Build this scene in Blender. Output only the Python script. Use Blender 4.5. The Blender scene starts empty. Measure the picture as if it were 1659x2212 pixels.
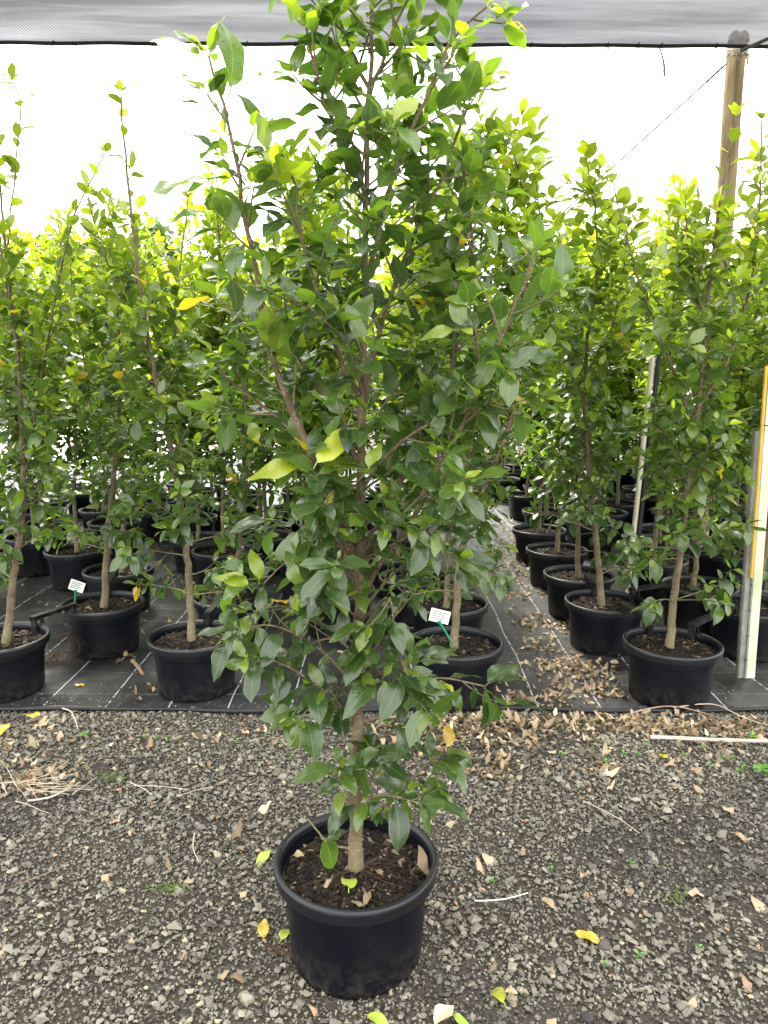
import bpy, math, random
import numpy as np
from mathutils import Matrix, Vector

S = bpy.context.scene
R_ = math.radians
PITCH = R_(10.2); CAM_H = 1.57; FPX = 1597.7      # focal length in units of a 1659 px wide picture
# ------------------------------------------------------------------ camera, sky, sun, exposure
cam_d = bpy.data.cameras.new('camera'); cam = bpy.data.objects.new('camera', cam_d)
S.collection.objects.link(cam); S.camera = cam
cam_d.sensor_fit = 'VERTICAL'; cam_d.sensor_height = 36.0; cam_d.lens = 26.0
cam.location = (0, 0, CAM_H); cam.rotation_euler = (R_(90) - PITCH, 0, 0)
cam_d.clip_start = 0.05; cam_d.clip_end = 1500
SUN_EL, SUN_AZ = R_(54), R_(-22)                  # azimuth from +Y towards +X
W = bpy.data.worlds.new('World'); S.world = W; W.use_nodes = True
wn = W.node_tree.nodes; wl = W.node_tree.links
for n in list(wn): wn.remove(n)
wo = wn.new('ShaderNodeOutputWorld'); bg = wn.new('ShaderNodeBackground')
sky = wn.new('ShaderNodeTexSky'); sky.sky_type = 'NISHITA'; sky.sun_disc = False
sky.sun_elevation = SUN_EL; sky.sun_rotation = SUN_AZ; sky.dust_density = 3.0; sky.air_density = 1.0
hs = wn.new('ShaderNodeHueSaturation'); hs.inputs['Saturation'].default_value = 0.5
wl.new(sky.outputs[0], hs.inputs['Color'])
tc = wn.new('ShaderNodeTexCoord'); cn = wn.new('ShaderNodeTexNoise')
cn.inputs['Scale'].default_value = 2.2; cn.inputs['Detail'].default_value = 5
wl.new(tc.outputs['Generated'], cn.inputs['Vector'])
cr = wn.new('ShaderNodeValToRGB'); cr.color_ramp.elements[0].position = 0.36; cr.color_ramp.elements[1].position = 0.52
cr.color_ramp.elements[0].color = (0.35, 0.35, 0.35, 1)
wl.new(cn.outputs['Fac'], cr.inputs['Fac'])
mx = wn.new('ShaderNodeMix'); mx.data_type = 'RGBA'
wl.new(cr.outputs['Color'], mx.inputs['Factor']); wl.new(hs.outputs['Color'], mx.inputs['A'])
mx.inputs['B'].default_value = (9.8, 9.75, 9.6, 1)   # cloud cover
wl.new(mx.outputs['Result'], bg.inputs['Color']); bg.inputs['Strength'].default_value = 0.075
wl.new(bg.outputs[0], wo.inputs['Surface'])
sd = bpy.data.lights.new('sun', 'SUN'); sd.energy = 1.5; sd.angle = R_(16); sd.color = (1, .93, .80)
so = bpy.data.objects.new('sun', sd); S.collection.objects.link(so); so.location = (0, 0, 30)
sv = Vector((math.sin(SUN_AZ) * math.cos(SUN_EL), math.cos(SUN_AZ) * math.cos(SUN_EL), math.sin(SUN_EL)))
so.rotation_euler = sv.to_track_quat('Z', 'Y').to_euler()
S.view_settings.view_transform = 'Standard'; S.view_settings.look = 'None'
S.view_settings.gamma = 1; S.view_settings.use_curve_mapping = False
S.view_settings.exposure = 2.65
S.render.engine = 'CYCLES'
S.cycles.max_bounces = 8; S.cycles.transparent_max_bounces = 8; S.cycles.transmission_bounces = 4
C = bpy.data.collections.new('nursery'); S.collection.children.link(C)
rng = np.random.default_rng(7); random.seed(7)

# ------------------------------------------------------------------ coordinates
ct, st = math.cos(PITCH), math.sin(PITCH)
def ray(u, v):
    x = (u - 829.5) / FPX; y = -(v - 1106) / FPX
    return np.array([x, ct + y * st, -st + y * ct])
def at(u, v, Y):
    r = ray(u, v); return np.array([0, 0, CAM_H]) + r * (Y / r[1])
def gz(u, v, z=0.0):
    r = ray(u, v); return np.array([0, 0, CAM_H]) + r * ((z - CAM_H) / r[2])

# ------------------------------------------------------------------ objects
def link(name, me, mats, parent=None):
    o = bpy.data.objects.new(name, me); C.objects.link(o)
    if me is not None:
        for m in (mats if isinstance(mats, (list, tuple)) else [mats]):
            if len(me.materials) < (len(mats) if isinstance(mats, (list, tuple)) else 1): me.materials.append(m)
    if parent is not None: o.parent = parent
    return o
def tag(o, label=None, cat=None, group=None, kind=None):
    if label: o['label'] = label
    if cat: o['category'] = cat
    if group: o['group'] = group
    if kind: o['kind'] = kind
    return o
def empty(name, loc, label, cat, group=None, rz=0):
    o = bpy.data.objects.new(name, None); C.objects.link(o)
    o.location = loc; o.rotation_euler = (0, 0, rz); o.empty_display_size = .1
    return tag(o, label, cat, group)
def mesh_np(name, V, polys, uv=None, attrs=None, smooth=True):
    """polys: list of int arrays (n,k)."""
    me = bpy.data.meshes.new(name); V = np.asarray(V, dtype=np.float32)
    polys = [np.asarray(p, dtype=np.int32) for p in polys if len(p)]
    idx = np.concatenate([p.ravel() for p in polys]); tot = np.concatenate([np.full(len(p), p.shape[1], np.int32) for p in polys])
    me.vertices.add(len(V)); me.vertices.foreach_set('co', V.ravel())
    me.loops.add(len(idx)); me.loops.foreach_set('vertex_index', idx)
    me.polygons.add(len(tot)); ls = np.zeros(len(tot), np.int32); ls[1:] = np.cumsum(tot)[:-1]
    me.polygons.foreach_set('loop_start', ls); me.polygons.foreach_set('loop_total', tot)
    me.polygons.foreach_set('use_smooth', np.full(len(tot), smooth))
    if uv is not None:
        l = me.uv_layers.new(name='UVMap'); l.data.foreach_set('uv', np.asarray(uv, np.float32)[idx].ravel())
    for k, a in (attrs or {}).items():
        at_ = me.attributes.new(k, 'FLOAT', 'POINT'); at_.data.foreach_set('value', np.asarray(a, np.float32))
    me.update(calc_edges=True)
    return me
class MB:
    def __init__(s): s.v = []; s.p = {}; s.n = 0
    def add(s, V, polys):
        V = np.asarray(V, float).reshape(-1, 3)
        for p in polys:
            p = np.asarray(p, int)
            if len(p): s.p.setdefault(p.shape[1], []).append(p + s.n)
        s.v.append(V); s.n += len(V)
    def box(s, c, size, M=None):
        x, y, z = [q / 2 for q in size]; b = min(x, y, z) * .18
        V = []
        for sx in (-1, 1):
            for sy in (-1, 1):
                for sz in (-1, 1): V.append((sx * x, sy * y, sz * z))
        V = np.array(V)
        if M is not None: V = V @ np.asarray(M).T
        s.add(V + np.asarray(c), [[(0, 1, 3, 2), (4, 6, 7, 5), (0, 4, 5, 1), (2, 3, 7, 6), (0, 2, 6, 4), (1, 5, 7, 3)]])
    def tube(s, pts, rad, sides=6, caps=True):
        V, Q, caps_ = tube(pts, rad, sides)
        s.add(V, [Q]); 
        if caps:
            n = len(V) // sides
            s.add(V[:sides], [[tuple(range(sides))[::-1]]]); s.add(V[-sides:], [[tuple(range(sides))]])
    def build(s, name, mat, parent=None, smooth=True):
        me = mesh_np(name, np.concatenate(s.v), [np.concatenate(q) for q in s.p.values()], smooth=smooth)
        return link(name, me, mat, parent)
def nrm(a):
    a = np.asarray(a, float); return a / (np.linalg.norm(a, axis=-1, keepdims=True) + 1e-12)
def tube(pts, rad, sides):
    P = np.asarray(pts, float); n = len(P); rad = np.broadcast_to(rad, (n,))
    T = nrm(np.gradient(P, axis=0)); V = np.zeros((n, sides, 3))
    a = np.array([1., 0, 0]) if abs(T[0][0]) < .8 else np.array([0, 1., 0])
    ang = np.arange(sides) * 2 * math.pi / sides
    for i in range(n):
        u = nrm(a - T[i] * a.dot(T[i])); w = np.cross(T[i], u); a = u
        V[i] = P[i] + rad[i] * (np.cos(ang)[:, None] * u + np.sin(ang)[:, None] * w)
    i = np.arange(n - 1)[:, None] * sides; j = np.arange(sides)[None]; k = (j + 1) % sides
    Q = np.stack([i + j, i + k, i + k + sides, i + j + sides], -1).reshape(-1, 4)
    return V.reshape(-1, 3), Q, None
def smooth_path(pts, n):
    P = np.asarray(pts, float)
    if len(P) == 2: return P[0] + (P[1] - P[0]) * np.linspace(0, 1, n)[:, None]
    d = np.r_[0, np.cumsum(np.linalg.norm(np.diff(P, axis=0), axis=1))]
    m = np.zeros_like(P); m[1:-1] = (P[2:] - P[:-2]) / (d[2:] - d[:-2])[:, None]
    m[0] = (P[1] - P[0]) / (d[1] - d[0]); m[-1] = (P[-1] - P[-2]) / (d[-1] - d[-2])
    out = []
    for t in np.linspace(0, d[-1], n):
        i = min(np.searchsorted(d, t, side='right') - 1, len(P) - 2); h = d[i + 1] - d[i]; x = (t - d[i]) / h
        out.append((2*x**3-3*x**2+1)*P[i] + (x**3-2*x**2+x)*h*m[i] + (-2*x**3+3*x**2)*P[i+1] + (x**3-x**2)*h*m[i+1])
    return np.array(out)
def lathe(prof, seg=64, close=False):
    prof = np.asarray(prof, float); n = len(prof); a = np.arange(seg) * 2 * math.pi / seg
    V = np.stack([prof[:, None, 0] * np.cos(a), prof[:, None, 0] * np.sin(a), np.broadcast_to(prof[:, None, 1], (n, seg))], -1).reshape(-1, 3)
    i = np.arange(n - 1)[:, None] * seg; j = np.arange(seg)[None]; k = (j + 1) % seg
    return V, np.stack([i + j, i + k, i + k + seg, i + j + seg], -1).reshape(-1, 4)

# ------------------------------------------------------------------ materials
class NT:
    def __init__(s, name):
        s.m = bpy.data.materials.new(name); s.m.use_nodes = True; s.t = s.m.node_tree
        for n in list(s.t.nodes): s.t.nodes.remove(n)
        s.out = s.n('ShaderNodeOutputMaterial')
    def n(s, typ, **k):
        x = s.t.nodes.new(typ)
        for a, b in k.items():
            if hasattr(x, a) and a not in ('Scale', 'Detail'): setattr(x, a, b)
            else: x.inputs[a].default_value = b
        return x
    def l(s, a, b): s.t.links.new(a, b)
    def math(s, op, a, b=None, clamp=False):
        x = s.n('ShaderNodeMath'); x.operation = op; x.use_clamp = clamp
        for i, q in enumerate((a, b)):
            if q is None: continue
            if isinstance(q, (int, float)): x.inputs[i].default_value = q
            else: s.l(q, x.inputs[i])
        return x.outputs[0]
    def mix(s, f, a, b, blend='MIX'):
        x = s.n('ShaderNodeMix'); x.data_type = 'RGBA'; x.blend_type = blend
        for key, q in (('Factor', f), ('A', a), ('B', b)):
            if isinstance(q, (int, float)): x.inputs[key].default_value = q
            elif isinstance(q, tuple): x.inputs[key].default_value = (*q, 1)
            else: s.l(q, x.inputs[key])
        return x.outputs['Result']
    def noise(s, scale, detail=3, vec=None, rough=.5):
        x = s.n('ShaderNodeTexNoise'); x.inputs['Scale'].default_value = scale; x.inputs['Detail'].default_value = detail
        x.inputs['Roughness'].default_value = rough
        if vec is not None: s.l(vec, x.inputs['Vector'])
        return x.outputs['Fac']
    def ramp(s, f, *st):
        x = s.n('ShaderNodeValToRGB'); e = x.color_ramp.elements
        while len(e) < len(st): e.new(.5)
        for q, (p, c) in zip(e, st): q.position = p; q.color = (*c, 1) if isinstance(c, tuple) else (c, c, c, 1)
        s.l(f, x.inputs['Fac']); return x.outputs['Color']
    def bsdf(s, col, rough=.5, spec=.5, bump=None, bs=.3, bd=.01, metal=0):
        x = s.n('ShaderNodeBsdfPrincipled')
        for key, q in (('Base Color', col), ('Roughness', rough), ('Specular IOR Level', spec), ('Metallic', metal)):
            if isinstance(q, (int, float)): x.inputs[key].default_value = q
            elif isinstance(q, tuple): x.inputs[key].default_value = (*q, 1)
            else: s.l(q, x.inputs[key])
        if bump is not None:
            b = s.n('ShaderNodeBump'); b.inputs['Strength'].default_value = bs; b.inputs['Distance'].default_value = bd
            s.l(bump, b.inputs['Height']); s.l(b.outputs[0], x.inputs['Normal'])
        return x.outputs[0]
    def done(s, sh): s.l(sh, s.out.inputs['Surface']); return s.m
    def obj(s): return s.n('ShaderNodeTexCoord').outputs['Object']

def leaf_material(name, dark, mid, young, under, trans_gain=1.0, trans=.34, rough=.36):
    t = NT(name); oi = t.n('ShaderNodeObjectInfo')
    a1 = t.n('ShaderNodeAttribute', attribute_name='tint').outputs['Fac']; a2 = t.n('ShaderNodeAttribute', attribute_name='rnd').outputs['Fac']
    sep = t.n('ShaderNodeSeparateColor'); t.l(oi.outputs['Color'], sep.inputs[0])
    tint = t.math('ADD', a1, sep.outputs[0], True); rnd = t.math('FRACT', t.math('ADD', a2, sep.outputs[1]))
    col = t.ramp(tint, (0, dark), (.45, mid), (1, young))
    hsv = t.n('ShaderNodeHueSaturation'); t.l(col, hsv.inputs['Color'])
    t.l(t.math('ADD', t.math('MULTIPLY', rnd, 1.0), .50), hsv.inputs['Value'])
    t.l(t.math('ADD', t.math('MULTIPLY', rnd, -.03), .515), hsv.inputs['Hue'])
    nz = t.noise(60, 2, t.obj()); col = t.mix(t.math('MULTIPLY', nz, .22), hsv.outputs[0], (.05, .09, .03))
    col = t.mix(t.math('MULTIPLY', t.math('GREATER_THAN', rnd, .995), .85), col, (.50, .30, .02))
    uv = t.n('ShaderNodeUVMap'); sx = t.n('ShaderNodeSeparateXYZ'); t.l(uv.outputs[0], sx.inputs[0])
    du = t.math('ABSOLUTE', t.math('SUBTRACT', sx.outputs[0], .5))
    rib = t.math('LESS_THAN', du, .015); edge = t.math('MULTIPLY', t.math('GREATER_THAN', du, .46), .5)
    vein = t.n('ShaderNodeTexWave'); vein.inputs['Scale'].default_value = 3.2; vein.wave_type = 'BANDS'; vein.bands_direction = 'Y'
    cmb = t.n('ShaderNodeCombineXYZ'); t.l(t.math('SUBTRACT', sx.outputs[1], t.math('MULTIPLY', du, .5)), cmb.inputs[1]); t.l(cmb.outputs[0], vein.inputs['Vector'])
    light = t.mix(.55, col, (.30, .42, .14)); col = t.mix(t.math('MULTIPLY', t.math('MAXIMUM', rib, edge), .6), col, light)
    geo = t.n('ShaderNodeNewGeometry'); top = t.mix(t.math('MULTIPLY', geo.outputs['Backfacing'], .7), col, t.mix(.5, col, under))
    b = t.bsdf(top, t.math('ADD', t.math('MULTIPLY', geo.outputs['Backfacing'], .2), t.math('ADD', t.math('MULTIPLY', nz, .14), rough - .07)), .95, bump=vein.outputs['Fac'], bs=.12, bd=.0015)
    tr = t.n('ShaderNodeBsdfTranslucent')
    tcol = t.mix(1.0, col, (2.3 * trans_gain, 2.6 * trans_gain, .8 * trans_gain), 'MULTIPLY'); t.l(tcol, tr.inputs['Color'])
    ms = t.n('ShaderNodeMixShader'); ms.inputs[0].default_value = trans; t.l(b, ms.inputs[1]); t.l(tr.outputs[0], ms.inputs[2])
    return t.done(ms.outputs[0])
M_leaf = leaf_material('leaf', (.033, .063, .022), (.082, .140, .018), (.36, .41, .02), (.12, .19, .07), 1.0, .42, .27)
M_yellow = leaf_material('yellow_leaf', (.62, .36, .02), (.50, .48, .04), (.36, .50, .05), (.5, .4, .05), .7, .25)
M_dry = leaf_material('dry_leaf', (.13, .065, .035), (.33, .22, .125), (.60, .475, .33), (.42, .30, .20), .5, .15, .65)
def bark_mat():
    t = NT('bark'); o = t.obj(); n1 = t.noise(18, 4, o)
    col = t.ramp(n1, (.3, (.075, .045, .03)), (.55, (.14, .095, .062)), (.75, (.19, .145, .095)))
    sep = t.n('ShaderNodeSeparateXYZ'); t.l(o, sep.inputs[0])
    low = t.math('MULTIPLY', t.ramp(sep.outputs[2], (0.15, 1.0), (.95, 0.0)), .85)      # older grey bark low on the stem
    col = t.mix(low, col, t.ramp(n1, (.3, (.12, .10, .055)), (.7, (.25, .205, .125))))
    mp = t.n('ShaderNodeMapping'); mp.inputs['Scale'].default_value = (150, 150, 330); t.l(o, mp.inputs[0])
    v = t.n('ShaderNodeTexVoronoi'); t.l(mp.outputs[0], v.inputs['Vector']); v.inputs['Scale'].default_value = .9
    sp = t.math('MULTIPLY', t.math('LESS_THAN', v.outputs['Distance'], .30), t.math('GREATER_THAN', t.noise(45, 1, o), .5))
    col = t.mix(t.math('MULTIPLY', sp, .75), col, (.42, .36, .25))
    moss = t.math('MULTIPLY', t.ramp(t.noise(9, 3, o), (.5, 0.0), (.62, 1.0)), .35); col = t.mix(moss, col, (.13, .15, .06))
    return t.done(t.bsdf(col, .75, .3, t.noise(120, 3, o), .5, .002))
M_bark = bark_mat()
def twig_mat():
    t = NT('twig'); n = t.noise(25, 2, t.obj()); return t.done(t.bsdf(t.ramp(n, (.3, (.13, .085, .05)), (.7, (.17, .17, .075))), .6, .4))
M_twig = twig_mat()
def plastic(name='black_plastic', sp_=.22, dust_sheen=.28):
    t = NT(name); o = t.obj(); n = t.noise(7, 5, o); f = t.noise(160, 2, o)
    mp = t.n('ShaderNodeMapping'); mp.inputs['Scale'].default_value = (22, 22, 3.5); t.l(o, mp.inputs[0]); sc = t.noise(1.5, 6, mp.outputs[0], .7)
    col = t.mix(t.math('MULTIPLY', t.ramp(n, (.5, 0.0), (.75, 1.0)), dust_sheen), (.0022, .0032, .0065), (.014, .0125, .011))
    col = t.mix(t.math('MULTIPLY', t.ramp(sc, (.66, 0.0), (.74, 1.0)), .3), col, (.10, .10, .10))
    sp = t.n('ShaderNodeTexVoronoi'); t.l(o, sp.inputs['Vector']); sp.inputs['Scale'].default_value = 110
    col = t.mix(t.math('MULTIPLY', t.math('LESS_THAN', sp.outputs['Distance'], .11), .22), col, (.15, .14, .12))
    sz = t.n('ShaderNodeSeparateXYZ'); t.l(o, sz.inputs[0])
    mud = t.math('MULTIPLY', t.ramp(sz.outputs[2], (0.0, 1.0), (.13, 0.0)), t.ramp(t.noise(26, 6, o, .7), (.42, 0.0), (.62, 1.0)))
    col = t.mix(t.math('MULTIPLY', mud, .55), col, (.06, .05, .04))
    return t.done(t.bsdf(col, t.ramp(n, (.35, .36), (.7, .55)), sp_, f, .08, .001))
M_plastic = plastic(); M_rim = plastic('pot_rim_plastic', .55, .15)
def soil_mat():
    t = NT('potting_soil'); o = t.obj(); n = t.noise(90, 4, o, .7)
    col = t.ramp(n, (.35, (.010, .007, .005)), (.58, (.045, .028, .018)), (.75, (.11, .07, .045)))
    return t.done(t.bsdf(col, .9, .2, n, 1, .01))
M_soil = soil_mat()
def chips_mat(name, ramp, rough=.8, spec=.25, grain=60, wob=.18):
    t = NT(name); r = t.n('ShaderNodeAttribute', attribute_name='rnd').outputs['Fac']; n = t.noise(grain, 3, t.obj())
    col = t.ramp(t.math('ADD', r, t.math('MULTIPLY', t.math('SUBTRACT', n, .5), wob)), *ramp)
    return t.done(t.bsdf(col, rough, spec, n, .4, .002))
M_chips = chips_mat('bark_chips', ((0, (.008, .006, .005)), (.6, (.022, .015, .011)), (.88, (.055, .038, .026)), (1, (.25, .18, .12))))
M_gravel = chips_mat('basalt_gravel', ((0, (.040, .038, .035)), (.28, (.125, .117, .098)), (.60, (.235, .215, .168)), (.84, (.32, .288, .215)), (.93, (.42, .33, .20)), (1, (.33, .18, .11))), .72, .35, 140, .25)
def fines():
    t = NT('gravel_fines'); o = t.obj(); n = t.noise(70, 6, o, .75); v = t.n('ShaderNodeTexVoronoi'); t.l(o, v.inputs[0]); v.inputs['Scale'].default_value = 130
    col = t.ramp(n, (.35, (.026, .022, .017)), (.6, (.09, .078, .062)), (.8, (.19, .16, .125)))
    return t.done(t.bsdf(col, .95, .2, v.outputs['Distance'], .9, .006))
M_fines = fines()
def mat_fabric():
    t = NT('weed_mat_fabric'); o = t.obj(); s = t.n('ShaderNodeSeparateXYZ'); t.l(o, s.inputs[0])
    wob = t.math('MULTIPLY', t.math('SUBTRACT', t.noise(1.6, 3, o), .5), .045); wob2 = t.math('MULTIPLY', t.math('SUBTRACT', t.noise(2.7, 3, o), .5), .03)
    def line(c, w, sp, wd):
        fr = t.math('FRACT', t.math('DIVIDE', t.math('ADD', c, w), sp)); return t.math('LESS_THAN', t.math('ABSOLUTE', t.math('SUBTRACT', fr, .5)), wd / sp / 2)
    wear = t.ramp(t.noise(30, 4, o), (.38, 0.0), (.46, 1.0))
    l1 = t.math('MULTIPLY', line(s.outputs[0], wob, .30, .0068), wear); l2 = t.math('MULTIPLY', t.math('MULTIPLY', line(s.outputs[1], wob2, .28, .0035), wear), .42)
    dust_sheen = t.noise(2.3, 6, o, .65)
    col = t.ramp(dust_sheen, (.3, (.007, .007, .009)), (.55, (.036, .037, .040)), (.75, (.085, .082, .076)))  # dust greys raised; the mat's sky sheen is painted into the colour
    col = t.mix(t.math('MAXIMUM', l1, l2), col, (.55, .56, .58))
    wv = t.n('ShaderNodeTexWave'); wv.inputs['Scale'].default_value = 110; t.l(o, wv.inputs[0])
    rg = t.ramp(dust_sheen, (.3, .28), (.7, .55))
    return t.done(t.bsdf(col, rg, .9, t.math('ADD', wv.outputs['Fac'], t.math('MULTIPLY', t.noise(5, 5, o), 12.0)), .5, .004))
M_mat = mat_fabric()
def simple(name, c1, c2, sc=8, rough=.6, spec=.4, bs=.2, bd=.002, metal=0, stretch=None):
    t = NT(name); o = t.obj()
    if stretch: mp = t.n('ShaderNodeMapping'); mp.inputs['Scale'].default_value = stretch; t.l(o, mp.inputs[0]); o = mp.outputs[0]
    n = t.noise(sc, 5, o, .6); return t.done(t.bsdf(t.ramp(n, (.35, c1), (.68, c2)), rough, spec, n, bs, bd, metal))
M_ground = simple('bare_ground', (.07, .06, .045), (.13, .12, .08), .8, .95)
M_bright = simple('bright_pale_ground', (.55, .54, .51), (.68, .66, .62), 2, .8)
M_post = simple('weathered_timber', (.16, .12, .07), (.46, .36, .22), 3.2, .85, .2, .6, .006, 0, (9, 9, .8))
M_white = simple('white_plastic', (.66, .66, .60), (.80, .80, .76), 9, .45)
M_moldy = simple('mildewed_white_plastic', (.42, .44, .26), (.76, .75, .64), 11, .5, .4, .1, .001, 0, (1, 1, .25))
M_cream = simple('cream_pipe', (.55, .50, .38), (.68, .63, .50), 9, .45)
M_yel = simple('yellow_pipe', (.55, .33, .03), (.68, .44, .05), 12, .45)
M_galv = simple('galvanised_steel', (.20, .21, .18), (.36, .37, .33), 14, .5, .5, .1, .001, .6)
M_darkhole = simple('dark_gap', (.01, .01, .01), (.02, .02, .02))
M_cane = simple('bamboo_cane', (.42, .33, .25), (.62, .52, .43), 20, .6)
M_stick = simple('dead_twig', (.16, .10, .065), (.36, .27, .19), 30, .8)
M_root = simple('fine_root', (.035, .016, .010), (.10, .052, .03), 30, .8)
M_black = simple('black_rope', (.012, .011, .016), (.03, .028, .035), 30, .6)
M_wire = simple('guy_wire', (.06, .055, .065), (.12, .11, .13), 30, .5)
M_green = simple('green_stake', (.0, .16, .07), (.01, .24, .11), 12, .35)
M_card = simple('white_card', (.74, .76, .74), (.82, .83, .81), 6, .4)
M_ink = simple('grey_print', (.18, .19, .19), (.26, .27, .27), 60, .6)
M_shed = simple('grey_sheeting', (.20, .20, .21), (.30, .30, .31), 2, .7)
M_rag = simple('frayed_cloth', (.30, .26, .19), (.55, .49, .38), 25, .85)
M_moss = simple('moss', (.05, .09, .015), (.16, .22, .03), 60, .9)
def net_mat():
    t = NT('shade_cloth_weave'); o = t.obj(); mp = t.n('ShaderNodeMapping'); mp.inputs['Scale'].default_value = (.35, 2.2, 1); t.l(o, mp.inputs[0])
    streak = t.noise(1.6, 5, mp.outputs[0], .6)
    w1 = t.n('ShaderNodeTexWave'); w1.bands_direction = 'DIAGONAL'; w1.inputs['Scale'].default_value = 27; w1.inputs['Distortion'].default_value = 1.4; w1.inputs['Detail Scale'].default_value = .4; t.l(o, w1.inputs[0])
    w2 = t.n('ShaderNodeTexWave'); w2.bands_direction = 'Y'; w2.inputs['Scale'].default_value = 22; w2.inputs['Distortion'].default_value = .5; t.l(o, w2.inputs[0])
    hole = t.math('ADD', t.math('MULTIPLY', w1.outputs['Fac'], .09), t.math('ADD', t.math('MULTIPLY', w2.outputs['Fac'], .05), t.math('ADD', t.math('MULTIPLY', streak, .34), NET_OPEN)), True)
    d = t.n('ShaderNodeBsdfDiffuse'); d.inputs[0].default_value = (.04, .04, .043, 1); tr = t.n('ShaderNodeBsdfTranslucent'); tr.inputs[0].default_value = (.045, .045, .052, 1)
    a = t.n('ShaderNodeMixShader'); a.inputs[0].default_value = .6; t.l(d.outputs[0], a.inputs[1]); t.l(tr.outputs[0], a.inputs[2])
    tp = t.n('ShaderNodeBsdfTransparent'); tp.inputs[0].default_value = (.96, .97, 1, 1)
    b = t.n('ShaderNodeMixShader'); t.l(hole, b.inputs[0]); t.l(a.outputs[0], b.inputs[1]); t.l(tp.outputs[0], b.inputs[2])
    return t.done(b.outputs[0])
NET_OPEN = -.165
M_net = net_mat()

# ------------------------------------------------------------------ leaf shapes
def leaf_template(r, hero, curl=.25, fold=.16, wave=.05, wide=.24, petiole=.16, tip=.10, twist=.3):
    ts = np.array([.10, .24, .40, .56, .72, .86] if hero else [.16, .40, .64, .86])
    prof = np.interp(ts, [0, .1, .25, .45, .62, .8, .9, 1], [0, .40, .80, 1, .98, .72, .44, .04]) * wide * (1 + r.uniform(-.08, .08, len(ts)))
    xs = np.array([-1, -.5, 0, .5, 1]) if hero else np.array([-1, 0, 1.])
    ph = r.uniform(0, 6.3); sgn = r.choice([-1, 1])
    V = []; UV = []
    def put(x, t, u):
        z = -curl * t * t + fold * abs(x) * 1.0 - (0.0 if not hero else fold * .9 * max(0, abs(x) - wide * .5) * 1.0)
        z += wave * math.sin(ph + t * 9 + (1.7 if u > 0 else 0)) * (abs(u) ** 1.5)
        z += twist * x * (t - .3) * sgn
        y = t - .06 * abs(x) + (.0)
        V.append((x + .05 * math.sin(t * 3 + ph), y, z)); UV.append((.5 + .5 * u, t))
    put(0, 0, 0)
    for t, w in zip(ts, prof):
        for u in xs: put(u * w, t, u)
    put(0, 1 + tip, 0)
    k = len(xs); F = []
    for j in range(k - 1): F.append((0, 1 + j + 1, 1 + j))
    for i in range(len(ts) - 1):
        for j in range(k - 1):
            a = 1 + i * k + j; F += [(a, a + 1, a + k), (a + 1, a + k + 1, a + k)]
    e = len(V) - 1
    for j in range(k - 1): F.append((1 + (len(ts) - 1) * k + j, 1 + (len(ts) - 1) * k + j + 1, e))
    V = np.array(V); UV = np.array(UV)
    if petiole > 0:
        b = len(V); w = .014
        V = np.r_[V, [(-w, -petiole, -.03), (w, -petiole, -.03), (w, .03, .004), (-w, .03, .004)]]; V[b + 2:, 2] += V[0, 2]
        UV = np.r_[UV, [(.5, 0)] * 4]; F += [(b, b + 1, b + 2), (b, b + 2, b + 3)]
        V[:, 1] += petiole
    F = np.array(F)
    return V, F, UV
tr_ = np.random.default_rng(3)
T_hero = [leaf_template(tr_, True, curl=tr_.uniform(-.15, .65), fold=tr_.uniform(.04, .40), wave=tr_.uniform(.025, .075), wide=tr_.uniform(.235, .295), twist=tr_.uniform(0, .6), tip=tr_.uniform(-.02, .05)) for _ in range(9)]
T_low = [leaf_template(tr_, False, curl=tr_.uniform(-.1, .45), fold=tr_.uniform(.05, .35), wave=tr_.uniform(.01, .04), wide=tr_.uniform(.26, .33), twist=tr_.uniform(0, .6), tip=tr_.uniform(.0, .07)) for _ in range(7)]
T_dry = [leaf_template(tr_, False, curl=tr_.uniform(-.9, .9), fold=tr_.uniform(-.9, 1.1), wave=tr_.uniform(.08, .16), wide=tr_.uniform(.18, .30), twist=tr_.uniform(-1.4, 1.4), petiole=.12, tip=.05) for _ in range(8)]
def tmesh(name, T):
    me = mesh_np(name, T[0], [T[1]], T[2], dict(tint=np.zeros(len(T[0])), rnd=np.zeros(len(T[0])))); return me
ME_hero = [tmesh('leaf_blade', T) for T in T_hero]; ME_low = [tmesh('leaf_blade', T) for T in T_low]; ME_dry = [tmesh('dry_leaf_blade', T) for T in T_dry]
for m in ME_hero + ME_low: m.materials.append(M_leaf)
for m in ME_dry: m.materials.append(M_dry)
ME_yellow = [m.copy() for m in ME_hero[:5]]
for m in ME_yellow: m.materials.clear(); m.materials.append(M_yellow)

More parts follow.
